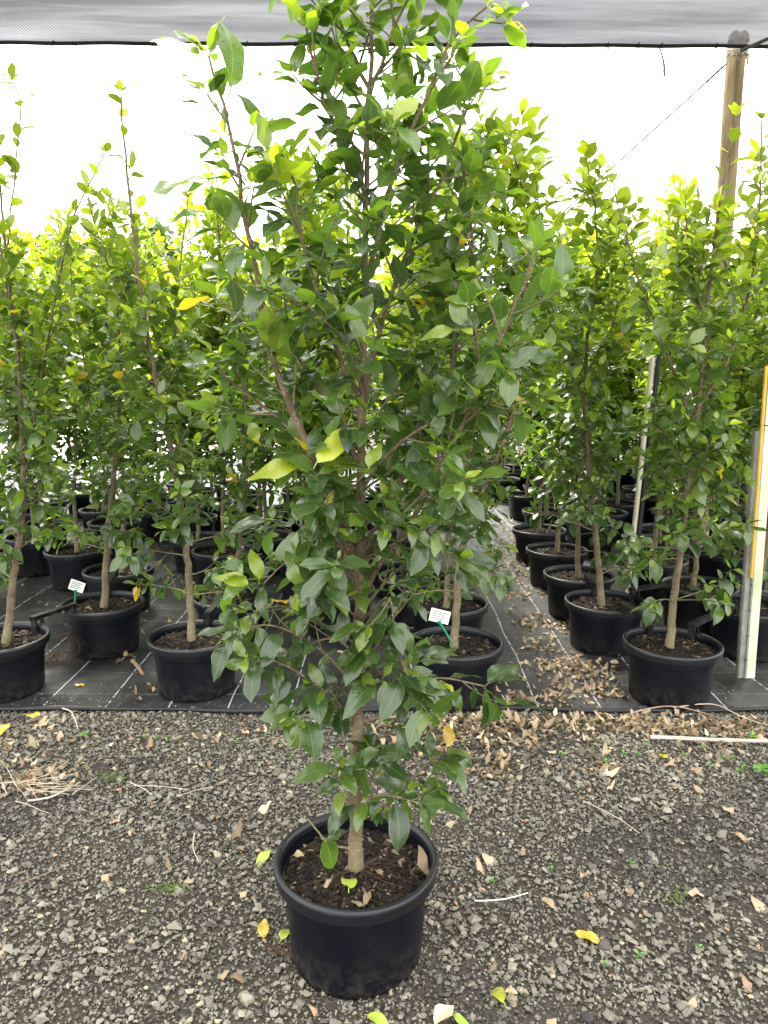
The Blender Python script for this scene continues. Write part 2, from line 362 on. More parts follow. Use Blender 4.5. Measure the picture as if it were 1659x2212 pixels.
def frames(D, N):
    D = nrm(D); N = np.asarray(N, float); N = nrm(N - (N * D).sum(-1, keepdims=True) * D); return np.cross(D, N), D, N
def scatter(name, Ts, P, D, N, Sz, tint, rnd, pick, mat, parent=None):
    """many leaves joined in one mesh"""
    A, D, N = frames(D, N); VV = []; FF = []; UU = []; TT = []; RR = []; off = 0
    for k, T in enumerate(Ts):
        ix = np.where(pick == k)[0]
        if not len(ix): continue
        V, F, UV = T; nv = len(V)
        X = P[ix, None] + Sz[ix, None, None] * (V[None, :, :1] * A[ix, None] + V[None, :, 1:2] * D[ix, None] + V[None, :, 2:] * N[ix, None])
        VV.append(X.reshape(-1, 3)); FF.append((F[None] + (np.arange(len(ix)) * nv + off)[:, None, None]).reshape(-1, F.shape[1])); off += nv * len(ix)
        UU.append(np.tile(UV, (len(ix), 1))); TT.append(np.repeat(tint[ix], nv)); RR.append(np.repeat(rnd[ix], nv))
    me = mesh_np(name, np.concatenate(VV), [np.concatenate(FF)], np.concatenate(UU), dict(tint=np.concatenate(TT), rnd=np.concatenate(RR)))
    o = link(name, me, mat, parent); o.color = (0, 0, 0, 1); o['kind'] = 'stuff'; return o
def leaf_obj(me, P, A, D, N, s, tint, rnd, parent, name='leaf'):
    o = bpy.data.objects.new(name, me); C.objects.link(o); o.parent = parent
    M = np.eye(4); M[:3, 0] = A * s; M[:3, 1] = D * s; M[:3, 2] = N * s; M[:3, 3] = P
    o.matrix_basis = Matrix(M.tolist()); o.color = (float(tint), float(rnd), 0, 1); return o

# ------------------------------------------------------------------ trees
class Tree:
    def __init__(s, r): s.r = r; s.trunks = []; s.twigs = MB(); s.L = []
    def leaf(s, p, axis, phi, size, tint, droop):
        r = s.r; ax = nrm(axis); h = np.array([0, 0, 1.]) if abs(ax[2]) < .9 else np.array([1., 0, 0])
        u = nrm(np.cross(ax, h)); w = np.cross(ax, u); out = math.cos(phi) * u + math.sin(phi) * w
        d = ax * r.uniform(.35, .9) + out * .8 + np.array([0, 0, -droop]) + r.normal(0, .12, 3)
        n = ax * .35 + np.array([0, -.12, 1.05]) + r.normal(0, .36, 3)
        s.L.append((*p, *d, *n, size * r.uniform(.55, 1.2), tint + r.normal(0, .08), r.random()))
    def twig(s, p, d, L, size, tint, droop, r0=.0022, start=.15, dens=.019, tipn=4, up=.35):
        r = s.r; n = 6; pts = [np.array(p)]; d = nrm(d)
        for i in range(n - 1):
            d = nrm(d + np.array([0, 0, up * .16]) + r.normal(0, .06, 3)); pts.append(pts[-1] + d * L / (n - 1))
        pts = np.array(pts); s.twigs.tube(pts, np.linspace(r0, r0 * .45, n), 4, caps=False)
        k = max(1, int(L * (1 - start) / dens)); phi = r.uniform(0, 6.3)
        for j in range(k):
            f = start + (1 - start) * (j + .5) / k; i = min(int(f * (n - 1)), n - 2); x = f * (n - 1) - i
            q = pts[i] * (1 - x) + pts[i + 1] * x; phi += 2.4 + r.normal(0, .3)
            s.leaf(q, pts[i + 1] - pts[i], phi, size, tint + .18 * f * f, droop)
        for j in range(tipn):
            phi += 2.2; s.leaf(pts[-1], d, phi, size * (.95 - .18 * j), tint + .22 + .16 * j, droop - .35)
        return pts
    def branch(s, p, d, L, size, tint, droop, sub=.075, **k):
        r = s.r; pts = s.twig(p, d, L, size, tint, droop, r0=.0028 + .004 * L, **k)
        m = int(max(0, (L - .09)) / sub); side = r.uniform(0, 6.3)
        for j in range(m):
            f = .22 + .7 * (j + r.uniform(.2, .8)) / max(m, 1); i = min(int(f * 5), 4); x = f * 5 - i
            q = pts[i] * (1 - x) + pts[i + 1] * x; a = nrm(pts[i + 1] - pts[i]); side += 2.6 + r.normal(0, .4)
            h = nrm(np.cross(a, [0, 0, 1.]) + 1e-3); w = np.cross(h, a); o = math.cos(side) * h + math.sin(side) * w * .6
            s.twig(q, a * .7 + o * .8, r.uniform(.07, .15) * min(1, .5 + L * 1.6), size * .95, tint, droop, start=.25, tipn=3)
    def leader(s, path, r0, r1, Lf, size, tint, start=.2, sp=.055, trunk=False, el=(38, 62), droop=.15, leggy=0, sub=.075):
        """a main stem with side branches; Lf: branch length over the height fraction"""
        r = s.r; L = np.linalg.norm(np.diff(path, axis=0), axis=1).sum(); n = max(8, int(L / .05)); P = smooth_path(path, n)
        wob = r.normal(0, .0022, P.shape); wob[0] = 0; P = P + wob
        t = np.linspace(0, 1, n); rad = r0 + (r1 - r0) * t ** .8
        if trunk: rad = rad + r0 * .28 * np.exp(-t * L / .035); P[0][2] -= .02
        s.trunks.append((P, rad, trunk)); q = start * L; phi = r.uniform(0, 6.3)
        while q < L * .985:
            f = q / L; i = min(int(f * (n - 1)), n - 2); p = P[i] + (P[i + 1] - P[i]) * (f * (n - 1) - i); ax = nrm(P[i + 1] - P[i]); phi += 2.4 + r.normal(0, .35)
            h = nrm(np.cross(ax, [0, 1., .01])); w = np.cross(ax, h); out = math.cos(phi) * h + math.sin(phi) * w
            e = R_(r.uniform(*el)); ln = Lf(f) * r.uniform(.55, 1.1); zt = tint(p[2]) if callable(tint) else tint; dr = droop(p[2]) if callable(droop) else droop
            if ln > .05: s.branch(p, ax * math.cos(e) + out * math.sin(e), ln, size, zt, dr, sub=sub)
            elif ln > 0: s.leaf(p, ax, phi, size * .9, zt + .1, dr)
            q += sp * r.uniform(.7, 1.3) * (1 + leggy * max(0, f - .6) * 2)
        for j in range(5): phi += 2.3; s.leaf(P[-1], P[-1] - P[-2], phi, size * (.9 - .12 * j), tint(P[-1][2]) + .2 + .08 * j if callable(tint) else tint + .25, -.5)
    def arrays(s):
        a = np.array(s.L); a[:, 10] = np.clip(a[:, 10], 0, 1); return a
def mk_pot(D, H, soil_z, name='pot'):
    r = D / 2
    body = [(r * .30, .012), (r * .76, 0), (r * .795, .004), (r * .81, .02), (r * .842, H * .45), (r * .872, H - .045), (r * .875, H - .035)]
    rim = [(r * .870, H - .038), (r * .972, H - .039), (r * .972, H - .0391), (r * .985, H - .0385), (r * .9851, H - .0384), (r * .998, H - .012), (r * .998, H - .0118), (r * .994, H - .003), (r * .980, H), (r * .945, H + .001), (r * .925, H - .003), (r * .913, H - .014)]
    inner = [(r * .913, H - .014)]
    z = H - .02
    for k in range(3): inner += [(r * .909, z), (r * .902, z - .003), (r * .902, z - .007), (r * .905, z - .010)]; z -= .012
    inner += [(r * .885, soil_z - .03)]
    V, Q = lathe(body, 72); V2, Q2 = lathe(inner, 72)
    b = mesh_np(name, np.r_[V, V2], [np.r_[Q, Q2 + len(V)]])
    V, Q = lathe(rim, 72); rm = mesh_np('rim', V, [Q])
    return b, rm
def mk_soil(R, z, r, n_ch, chip=.012):
    seg, rings = 36, 12; V = [(0, 0, z + .012)]; F3 = []; 
    for i in range(1, rings + 1):
        for j in range(seg):
            a = j * 2 * math.pi / seg; q = R * i / rings
            V.append((q * math.cos(a), q * math.sin(a), z + .012 * (1 - i / rings) + r.normal(0, .003)))
    for j in range(seg): F3.append((0, 1 + j, 1 + (j + 1) % seg))
    Q = [(1 + i * seg + j, 1 + (i + 1) * seg + j, 1 + (i + 1) * seg + (j + 1) % seg, 1 + i * seg + (j + 1) % seg) for i in range(rings - 1) for j in range(seg)]
    so_ = mesh_np('soil', V, [F3, Q])
    q = R * np.sqrt(r.random(n_ch)) * .97; a = r.random(n_ch) * 6.283
    P = np.stack([q * np.cos(a), q * np.sin(a), z + .013 * (1 - q / R) + r.uniform(-.001, .005, n_ch)], -1)
    return so_, stones_mesh('bark_chips', P, chip * r.uniform(.4, 1.5, n_ch) ** 1.3, r.random(n_ch) ** 1.6, r, flat=(.35, .9), long_=1.9)
# --- chunky stone templates from convex hulls
import bmesh
def hull_template(r, n, asp):
    bm = bmesh.new()
    for _ in range(n):
        v = nrm(r.normal(0, 1, 3)) * np.array(asp) * r.uniform(.85, 1.1); bm.verts.new(v)
    bmesh.ops.convex_hull(bm, input=bm.verts); 
    for v in [v for v in bm.verts if not v.link_faces]: bm.verts.remove(v)
    bmesh.ops.triangulate(bm, faces=bm.faces); bm.verts.index_update()
    V = np.array([v.co[:] for v in bm.verts]); F = np.array([[v.index for v in f.verts] for f in bm.faces]); bm.free(); return V, F
hr = np.random.default_rng(11)
H_big = [hull_template(hr, 13, (1, hr.uniform(.65, .95), hr.uniform(.45, .7))) for _ in range(26)]
H_small = [hull_template(hr, 8, (1, hr.uniform(.65, .95), hr.uniform(.5, .8))) for _ in range(16)]
def stones_mesh(name, P, Sz, rnd, r, flat=(.8, 1.0), long_=1.0, big=None):
    n = len(P); Ts = H_small if big is None else (H_big if big else H_small); pick = r.integers(0, len(Ts), n)
    az = r.random(n) * 6.283; tl = r.normal(0, .35, n); ta = r.random(n) * 6.283
    VV, FF, RR, off = [], [], [], 0
    ca, sa = np.cos(az), np.sin(az); Z = np.zeros(n); O = np.ones(n)
    Rz = np.stack([ca, -sa, Z, sa, ca, Z, Z, Z, O], -1).reshape(n, 3, 3)
    cx, sx = np.cos(tl), np.sin(tl); Rx = np.stack([O, Z, Z, Z, cx, -sx, Z, sx, cx], -1).reshape(n, 3, 3)
    cb, sb = np.cos(ta), np.sin(ta); Rb = np.stack([cb, -sb, Z, sb, cb, Z, Z, Z, O], -1).reshape(n, 3, 3)
    M = Rz @ Rx @ Rb; fl = r.uniform(*flat, n); lo = 1 + (long_ - 1) * r.random(n)
    for k, (V, F) in enumerate(Ts):
        ix = np.where(pick == k)[0]
        if not len(ix): continue
        X = V[None] * np.stack([lo[ix], O[ix], fl[ix]], -1)[:, None] * Sz[ix, None, None]
        X = np.einsum('nij,nvj->nvi', M[ix], X) + P[ix, None]
        VV.append(X.reshape(-1, 3)); FF.append((F[None] + (np.arange(len(ix)) * len(V) + off)[:, None, None]).reshape(-1, 3)); off += len(V) * len(ix)
        RR.append(np.repeat(rnd[ix], len(V)))
    return mesh_np(name, np.concatenate(VV), [np.concatenate(FF)], None, dict(rnd=np.concatenate(RR)), smooth=False)

POT_D, POT_H = .47, .285
pot_me, rim_me = mk_pot(POT_D, POT_H, POT_H - .05)
main_pot_me, main_rim_me = mk_pot(.45, .29, .235)
soils = [mk_soil(POT_D / 2 * .90, POT_H - .045, np.random.default_rng(40 + k), 700) for k in range(4)]
msoil = mk_soil(.45 / 2 * .895, .237, np.random.default_rng(50), 2600, .0075)
for m in (pot_me, main_pot_me): m.materials.append(M_plastic)
for m in (rim_me, main_rim_me): m.materials.append(M_rim)
for a, b in soils + [msoil]: a.materials.append(M_soil); b.materials.append(M_chips)

def plant(name, base, label, tree, group=None, hero=False, n_leaf=0, main=False, k=0, rz=0):
    """one potted tree: pot > rim, soil, bark_chips, trunk, branch, twigs, leaf, foliage"""
    root = empty(name, base, label, 'potted tree', group, rz)
    pot = link('pot', main_pot_me if main else pot_me, M_plastic, root); link('rim', main_rim_me if main else rim_me, M_plastic, pot)
    so_, ch = msoil if main else soils[k % 4]
    s1 = link('soil', so_, M_soil, root); c1 = link('bark_chips', ch, M_chips, s1); c1['kind'] = 'stuff'
    if not main: s1.rotation_euler = (0, 0, k * 1.7)
    for P, rad, tk in tree.trunks:
        mb = MB(); mb.tube(P, rad, 12 if hero else 9); mb.build('trunk' if tk else 'branch', M_bark, root)
    tw = tree.twigs.build('twigs', M_twig, root); tw['kind'] = 'stuff'
    a = tree.arrays(); n = len(a); P, D, N, Sz, Ti, Rn = a[:, :3], a[:, 3:6], a[:, 6:9], a[:, 9], a[:, 10], a[:, 11]
    A_, D_, N_ = frames(D, N); Ts, Ms = (T_hero, ME_hero) if hero else (T_low, ME_low); pick = (Rn * 977).astype(int) % len(Ts)
    solo = np.zeros(n, bool)
    if n_leaf:
        cz, sz_ = math.cos(rz), math.sin(rz); Pw = P @ np.array([[cz, sz_, 0], [-sz_, cz, 0], [0, 0, 1]]) + np.asarray(base)
        V = Pw - np.array([0, 0, CAM_H]); dist = np.linalg.norm(V, axis=1); Nw = N_ @ np.array([[cz, sz_, 0], [-sz_, cz, 0], [0, 0, 1]])
        dep = V[:, 1] * ct - V[:, 2] * st; uu = V[:, 0] / dep; vv = (V[:, 2] * ct + V[:, 1] * st) / dep
        sc = Sz ** 2 * (np.abs((Nw * V).sum(1)) / dist + .1) / dist ** 2 * ((np.abs(uu) < .53) & (np.abs(vv) < .70))
        sc = sc * np.where(Pw[:, 1] < base[1] + .02, 1.6, 1)
        solo[np.argsort(-sc)[:n_leaf]] = True; solo &= sc > 0
        for i in np.where(solo)[0]: leaf_obj(Ms[pick[i]], P[i], A_[i], D_[i], N_[i], Sz[i], Ti[i], Rn[i], root)
    r = ~solo
    scatter('foliage', Ts, P[r], D[r], N[r], Sz[r], Ti[r], Rn[r], pick[r], M_leaf, root)
    return root
def prof(lmax, lo=.1, top=.25, low=.6):
    return lambda f: lmax * (np.interp(f, [0, lo, .30, .62, .85, 1], [low * .6, low, 1, .95, .62, top]))
PROF = prof
def tint_h(H, b=.10, g=1.0): return lambda z: b + g * max(0, z / H - .25) ** 1.3  # crown tops yellower: young leaves, with backlit glow painted into the tint
def droop_h(H): return lambda z: .55 - .75 * min(1, z / H)
def px_tree(r, Y0, base, trunk_px, extra, H, lmax=.31, size=.081, sp=.037, leggy=0, start=.215, r0=.021, low=3, tb=.12, toplen=.25, topcut=1.0):
    """tree whose stems follow given points; leaves and side branches grow by rule. Coordinates relative to base."""
    t = Tree(r); B = np.asarray(base)
    prof = lambda lm, top: (lambda f, g=PROF(lm, top=top): g(f) * (1 if f < topcut * .8 else np.interp(f, [topcut * .8, topcut, 1], [1, .35 if topcut < 1 else 1, .25 if topcut < 1 else 1])))
    path = np.array([at(u, v, Y0 + dy) for u, v, dy in trunk_px]) - B; path[0][2] = POT_H - .05
    t.leader(path, r0, .0035, prof(lmax, top=toplen), size, tint_h(H, tb), start, sp, True, droop=droop_h(H), leggy=leggy)
    for pts, rr, lm, s0, sp_ in extra:
        p = np.array([at(u, v, Y0 + dy) for u, v, dy in pts]) - B
        t.leader(p, rr, .003, prof(lm, top=toplen), size, tint_h(H, tb), s0, sp_ * .72, droop=droop_h(H), leggy=leggy)
    for j in range(low + 2):
        z = r.uniform(.42, .85); i = min(range(len(path)), key=lambda q: abs(path[q][2] - z)); P = t.trunks[0][0]; i = int(np.argmin(abs(P[:, 2] - z)))
        a = r.uniform(0, 6.3); t.branch(P[i], np.array([math.cos(a), math.sin(a), .25]), r.uniform(.22, .36), size * 1.02, tb * .6, .7, start=.55, up=-.1, sub=.10)
    return t

# ------------------------------------------------------------------ ground
def sheet(name, x0, x1, y0, y1, z, nx, ny, mat, amp=0.0, fr=3.0, label=None, cat=None, kind='structure', r=None):
    X, Y = np.meshgrid(np.linspace(x0, x1, nx + 1), np.linspace(y0, y1, ny + 1)); Z = np.full(X.shape, z)
    if amp:
        Z = Z + amp * (np.sin(X * fr + np.sin(Y * fr * .7) * 1.5) * np.sin(Y * fr * 1.3 + 1) + .5 * np.sin(X * fr * 2.7 + Y * fr * 1.9))
    V = np.stack([X, Y, Z], -1).reshape(-1, 3); i = np.arange(ny)[:, None] * (nx + 1); j = np.arange(nx)[None]
    Q = np.stack([i + j, i + j + 1, i + j + nx + 2, i + j + nx + 1], -1).reshape(-1, 4)
    o = link(name, mesh_np(name, V, [Q]), mat); return tag(o, label, cat, None, kind)
sheet('ground', -300, 300, -100, 500, -.02, 4, 4, M_ground)
sheet('gravel_bed', -4, 4, -1.5, 3.36, -.008, 80, 100, M_fines, .0025, 4)
sheet('bright_ground', -60, -1.2, 9.9, 26, -.012, 4, 4, M_bright)  # added pale sheet; the far ground's overbright glare is put into its colour
EDGE_Y = 3.32
def mat_z(x, y): return .010 + .004 * (np.sin(x * 3 + np.sin(y * 2.1) * 1.5) * np.sin(y * 3.9 + 1) + .5 * np.sin(x * 8.1 + y * 5.7))
wm = sheet('weed_mat', -7, 8, 0, 11.5, 0, 200, 160, M_mat, kind='structure')
v = np.zeros(len(wm.data.vertices) * 3, np.float32); wm.data.vertices.foreach_get('co', v); v = v.reshape(-1, 3)
v[:, 1] = EDGE_Y + v[:, 1] ** 1.0 * ((14.0 - EDGE_Y) / 11.5) + np.where(v[:, 1] < .01, .012 * np.sin(v[:, 0] * 3.1) + .006 * np.sin(v[:, 0] * 11), 0); v[:, 2] = mat_z(v[:, 0], v[:, 1]) + .0
wm.data.vertices.foreach_set('co', v.ravel()); wm.data.update()
xs = np.linspace(-3.4, 3.6, 180); hem = MB(); hy = EDGE_Y - .004 + .012 * np.sin(xs * 3.1) + .006 * np.sin(xs * 11)
hem.tube(np.stack([xs, hy, mat_z(xs, hy) + .004 + .004 * np.sin(xs * 5)], -1), .0105 + .003 * np.sin(xs * 7), 8)
hem.build('hem', simple('hem_fabric', (.010, .010, .012), (.02, .02, .022), 20, .5), wm)

# gravel
def in_view(P, m=.65):
    dep = P[:, 1] * ct + CAM_H * st; return (np.abs(P[:, 0]) < dep * .52 + m) & (P[:, 1] > .95)
gr = np.random.default_rng(21)
def spread(n, y0=.95, y1=3.36, x=2.7): return np.stack([gr.uniform(-x, x, n), gr.uniform(y0, y1, n), np.zeros(n)], -1)
def lump(P, f=3.1, s=0): return .5 + .5 * np.sin(P[:, 0] * f + s + 1.3 * np.sin(P[:, 1] * f * 1.3 + s)) * np.sin(P[:, 1] * f * 1.7 + 2 * s + np.sin(P[:, 0] * 2.2))
P1 = spread(115000); P1 = P1[in_view(P1)]; P1 = P1[gr.random(len(P1)) < 1 - .40 * (lump(P1, 1.9, 2.2) > .84) * (lump(P1, 9, 1) > .25)]; s1 = np.abs(gr.lognormal(math.log(.0054), .36, len(P1))); P1[:, 2] = gr.uniform(-.006, .001, len(P1))
P2 = spread(20500); P2 = P2[in_view(P2)]; keep = gr.random(len(P2)) < (.25 + .75 * lump(P2, 2.6)); P2 = P2[keep]; s2 = np.clip(gr.lognormal(math.log(.0088), .36, len(P2)), .005, .024); P2[:, 2] = gr.uniform(-.003, .004, len(P2))
def gcol(n, P): return np.clip(.45 + gr.normal(0, .17, n) - .20 * (lump(P, 2.2, 1) > .72) + .5 * (gr.random(n) < .035), 0, 1)
def pot_clear(P, s):
    return np.hypot(P[:, 0] - MB0[0], P[:, 1] - MB0[1]) > .150 + s * .5
MB0 = gz(769, 1843, .29); MB0 = np.array([MB0[0], MB0[1], -.007])
ok = pot_clear(P1, s1); P1, s1 = P1[ok], s1[ok]; ok = pot_clear(P2, s2); P2, s2 = P2[ok], s2[ok]
g1 = link('gravel', stones_mesh('gravel', P1, s1, gcol(len(P1), P1) * .9, gr), M_gravel); tag(g1, kind='stuff')
g2 = link('gravel', stones_mesh('gravel', P2, s2, gcol(len(P2), P2), gr, (.75, 1), 1.35, True), M_gravel); tag(g2, kind='stuff')
# spilled grit on the mat near its edge
P3 = np.stack([gr.uniform(-2, 2.2, 2600), EDGE_Y + .01 + gr.exponential(.10, 2600), np.full(2600, 0)], -1); P3[:, 2] = mat_z(P3[:, 0], P3[:, 1]) + .001
k3 = gr.random(len(P3)) < lump(P3, 4, 3) ** 2; P3 = P3[k3]
tag(link('grit', stones_mesh('grit', P3, gr.uniform(.002, .007, len(P3)), gr.random(len(P3)) * .6, gr), M_gravel), kind='stuff')

# ------------------------------------------------------------------ the big tree
mr = np.random.default_rng(5); YM = MB0[1]
def mp(pts): return np.array([at(u, v, YM + dy) for u, v, dy in pts]) - MB0
T = Tree(mr); HM = 2.6
tm = lambda z: .08 + .20 * max(0, (z - 1.0) / 1.6) ** 1.4
dm = lambda z: .38 - .40 * min(1, z / 2.0)
def E(lmax, pr=None):
    pr = pr or [(0, .35), (.3, .95), (.6, 1), (.85, .65), (1, .4)]; return lambda f: lmax * np.interp(f, [p[0] for p in pr], [p[1] for p in pr])
SZ = .083
trunk = mp([(768, 1843, 0), (768, 1750, 0), (771, 1600, .0), (775, 1450, 0), (778, 1290, 0), (777, 1150, 0), (781, 950, 0), (787, 750, 0), (790, 560, 0), (789, 420, 0), (790, 300, 0), (797, 180, 0), (803, 60, 0), (806, -90, 0)])
trunk[0][2] = .235
T.leader(trunk, .0200, .0035, lambda f: .25 * np.interp(f, [0, .33, .4, .55, .7, .85, 1], [0, .0, .75, 1, .95, .75, .6]), SZ, tm, .36, .052, True, droop=dm, sub=.072)
for pts, r0, lm, s0, sp in [
    ([(766, 1215, 0), (735, 1120, -.02), (680, 1000, -.04), (622, 860, -.05), (578, 740, -.05), (556, 610, -.05), (532, 480, -.06), (516, 370, -.06), (498, 285, -.05), (472, 195, -.05), (448, 118, -.05)], .0125, .115, .34, .060),
    ([(780, 1235, 0), (850, 1065, .04), (905, 960, .06), (962, 830, .08), (1000, 700, .08), (1020, 560, .1), (1012, 450, .1), (1000, 350, .1)], .0095, .21, .28, .062),
    ([(780, 1300, 0), (820, 1217, -.02), (886, 1130, -.06), (953, 997, -.1), (1030, 850, -.12), (1075, 740, -.12), (1125, 640, -.13), (1150, 555, -.13)], .0085, .20, .35, .066),
    ([(782, 900, 0), (800, 790, .03), (850, 620, .06), (905, 480, .08), (960, 370, .08), (1000, 240, .07), (1012, 150, .06)], .008, .17, .25, .07),
    ([(786, 640, 0), (812, 520, -.04), (850, 380, -.06), (895, 270, -.06), (945, 150, -.05), (1000, 60, -.04), (1050, 20, -.04)], .0065, .15, .25, .068),
    ([(789, 420, 0), (760, 350, -.02), (715, 250, -.04), (680, 150, -.05), (660, 60, -.05)], .0065, .12, .25, .068),
    ([(782, 870, 0), (735, 770, -.05), (690, 650, -.07), (650, 520, -.08), (640, 420, -.08), (622, 350, -.08)], .007, .15, .25, .068),
    ([(779, 1010, 0), (730, 900, .05), (650, 780, .08), (590, 690, .1), (540, 600, .12)], .0065, .17, .3, .07),
    ([(778, 1100, 0), (690, 1000, .02), (600, 900, .05), (530, 850, .06), (470, 800, .06)], .0065, .16, .35, .072),
    ([(779, 1060, 0), (860, 960, -.06), (960, 900, -.09), (1040, 880, -.1), (1120, 850, -.1)], .006, .15, .4, .075),
    ([(779, 1180, 0), (850, 1100, .04), (950, 1040, .06), (1040, 960, .07), (1110, 900, .08)], .006, .15, .4, .075),
    ([(795, 220, 0), (830, 120, -.03), (870, 20, -.04), (900, -60, -.04)], .005, .14, .2, .065),
    ([(797, 190, 0), (760, 110, .03), (730, 30, .04), (700, -60, .04)], .005, .14, .2, .065),
]:
    T.leader(mp(pts), r0, .0026, E(lm * 1.18), SZ, tm, s0, sp * .84, droop=dm, sub=.09, el=(35, 60))
LOW = [  # sparse lower branches: points, side length, start
    ([(768, 1575, 0), (700, 1500, -.05), (640, 1450, -.08), (575, 1420, -.1)], .085, .45),
    ([(766, 1480, 0), (700, 1410, -.04), (640, 1370, -.06), (580, 1350, -.08), (520, 1360, -.08)], .10, .40),
    ([(768, 1390, 0), (700, 1350, .02), (620, 1310, .03), (550, 1320, .04)], .10, .35),
    ([(774, 1300, 0), (700, 1240, -.04), (630, 1210, -.06), (570, 1260, -.07)], .10, .35),
    ([(774, 1260, 0), (715, 1160, -.07), (690, 1090, -.10), (690, 1030, -.12)], .10, .35),
    ([(776, 1230, 0), (690, 1130, -.08), (690, 1150, -.12), (700, 1200, -.14)], .10, .4),
    ([(782, 1510, 0), (860, 1490, -.06), (950, 1465, -.10), (1045, 1482, -.12)], .095, .35),
    ([(782, 1440, 0), (830, 1370, -.04), (865, 1300, -.06), (880, 1250, -.07)], .08, .3),
    ([(780, 1410, 0), (840, 1470, -.09), (870, 1490, -.12), (905, 1500, -.13)], .07, .5),
    ([(780, 1320, 0), (840, 1250, .05), (900, 1200, .07), (965, 1190, .08)], .09, .35),
    ([(778, 1560, 0), (840, 1540, .03), (880, 1490, .05), (900, 1430, .06)], .08, .5),
    ([(775, 1610, 0), (830, 1590, .03), (865, 1570, .02)], .05, .6),
    ([(778, 1250, 0), (735, 1210, .05), (690, 1170, .08), (640, 1130, .1)], .13, .3),
    ([(778, 1170, 0), (730, 1110, -.1), (720, 1060, -.15), (700, 1090, -.18)], .11, .3),
    ([(776, 1350, 0), (810, 1310, -.08), (840, 1290, -.10), (850, 1340, -.12)], .09, .35),
    ([(776, 1290, 0), (750, 1240, -.09), (710, 1220, -.15), (700, 1260, -.18)], .11, .35),
    ([(780, 1210, 0), (840, 1180, -.06), (900, 1150, -.08), (960, 1120, -.10)], .12, .35),
    ([(776, 1420, 0), (720, 1380, -.03), (650, 1400, -.05), (600, 1440, -.07)], .10, .4),
    ([(768, 1520, 0), (720, 1480, -.06), (690, 1510, -.09), (640, 1530, -.1)], .09, .45),
    ([(780, 1470, 0), (830, 1450, -.07), (860, 1420, -.10), (880, 1460, -.12)], .08, .4),
    ([(772, 1775, 0), (830, 1745, -.04), (885, 1690, -.07), (930, 1640, -.08)], .085, .35),
    ([(772, 1760, 0), (810, 1720, -.09), (850, 1720, -.13), (905, 1735, -.15)], .07, .3),
    ([(770, 1735, 0), (750, 1690, -.02), (735, 1660, -.03)], .05, .3),
    ([(772, 1740, 0), (800, 1690, -.02), (815, 1650, -.02)], .05, .4),
    ([(768, 1560, 0), (740, 1530, -.03), (725, 1510, -.06)], .05, .4),
    ([(778, 1480, 0), (800, 1450, -.05), (790, 1400, -.08)], .06, .4),
    ([(774, 1340, 0), (740, 1300, -.07), (720, 1250, -.11)], .08, .3),
    ([(776, 1200, 0), (830, 1150, -.09), (870, 1110, -.13), (920, 1060, -.14)], .11, .3),
]
for pts, sl, s0 in LOW:
    P = smooth_path(mp(pts), 14); Lb = np.linalg.norm(np.diff(P, axis=0), axis=1).sum()
    T.trunks.append((P, np.linspace(.0024 + .006 * Lb, .0018, 14), False)); q = s0; k = 0; ph = mr.uniform(0, 6)
    while q < 1:
        i = min(int(q * 13), 12); a = nrm(P[i + 1] - P[i]); ph += 2.5; h = nrm(np.cross(a, [0, 0, 1.])); w = np.cross(h, a); o = math.cos(ph) * h + math.sin(ph) * w * .7
        zt = .0 + .05 * mr.random()
        if k % 2 == 0: T.twig(P[i], a * .8 + o * .7, sl * mr.uniform(.6, 1.2), SZ * 1.10, zt, .5, start=.45, tipn=4, dens=.03)
        else: T.leaf(P[i], a, ph, SZ * 1.10, zt, .45)
        q += .040 / Lb * mr.uniform(.8, 1.2) * 1.15; k += 1
    for j in range(5): ph += 1.35; T.leaf(P[-1], P[-1] - P[-2], ph, SZ * (1.14 - .06 * j), .08 + .05 * mr.random(), .1)
# lone suckers by the pot and the bright young pairs low on the left
P = smooth_path(mp([(752, 1832, -.03), (712, 1824, -.06), (690, 1800, -.07), (664, 1768, -.06)]), 10); T.trunks.append((P, np.linspace(.0035, .002, 10), False))
def lf(u, v, dy, du, dv, n, s, tint):   # a leaf at a point, pointing along a picture direction
    p = mp([(u, v, dy)])[0]; q = mp([(u + du, v + dv, dy)])[0]; T.L.append((*p, *(q - p), *n, s, tint, mr.random()))
lf(690, 1800, -.07, 22, 45, (.2, -.8, .5), .105, .35); lf(705, 1815, -.06, 22, -45, (-.5, -.5, .6), .095, .2); lf(700, 1820, -.06, 30, -20, (-.2, -.3, .9), .06, .1)
lf(675, 1012, -.13, 42, -62, (-.3, -.7, .5), .115, 1.0); lf(668, 1018, -.13, -100, -18, (.1, -.6, .8), .125, .95); lf(676, 1030, -.13, 45, -25, (-.2, -.6, .8), .10, .55)
lf(560, 1262, -.10, -5, -45, (.3, -.7, .5), .07, .85); lf(545, 1275, -.1, -40, -28, (.1, -.6, .8), .08, .9)
lf(575, 640, -.14, 15, 90, (-.25, -.85, .45), .118, .55); lf(520, 350, -.12, 60, 20, (.1, -.6, -.7), .125, .7); lf(470, 385, -.1, -90, 12, (.0, -.4, .9), .13, .45)
lf(452, 128, -.05, -70, -40, (.3, -.5, .7), .12, .75); lf(455, 130, -.05, 2, -52, (-.7, -.7, .1), .09, .7); lf(495, 215, -.05, 20, -110, (.8, -.5, .2), .145, .3)
big_tree = plant('potted_tree', MB0, 'tall bushy glossy tree in a round black pot standing alone on the gravel', T, None, True, 300, True)
T.main_count = len(T.L)
rootmb = MB()
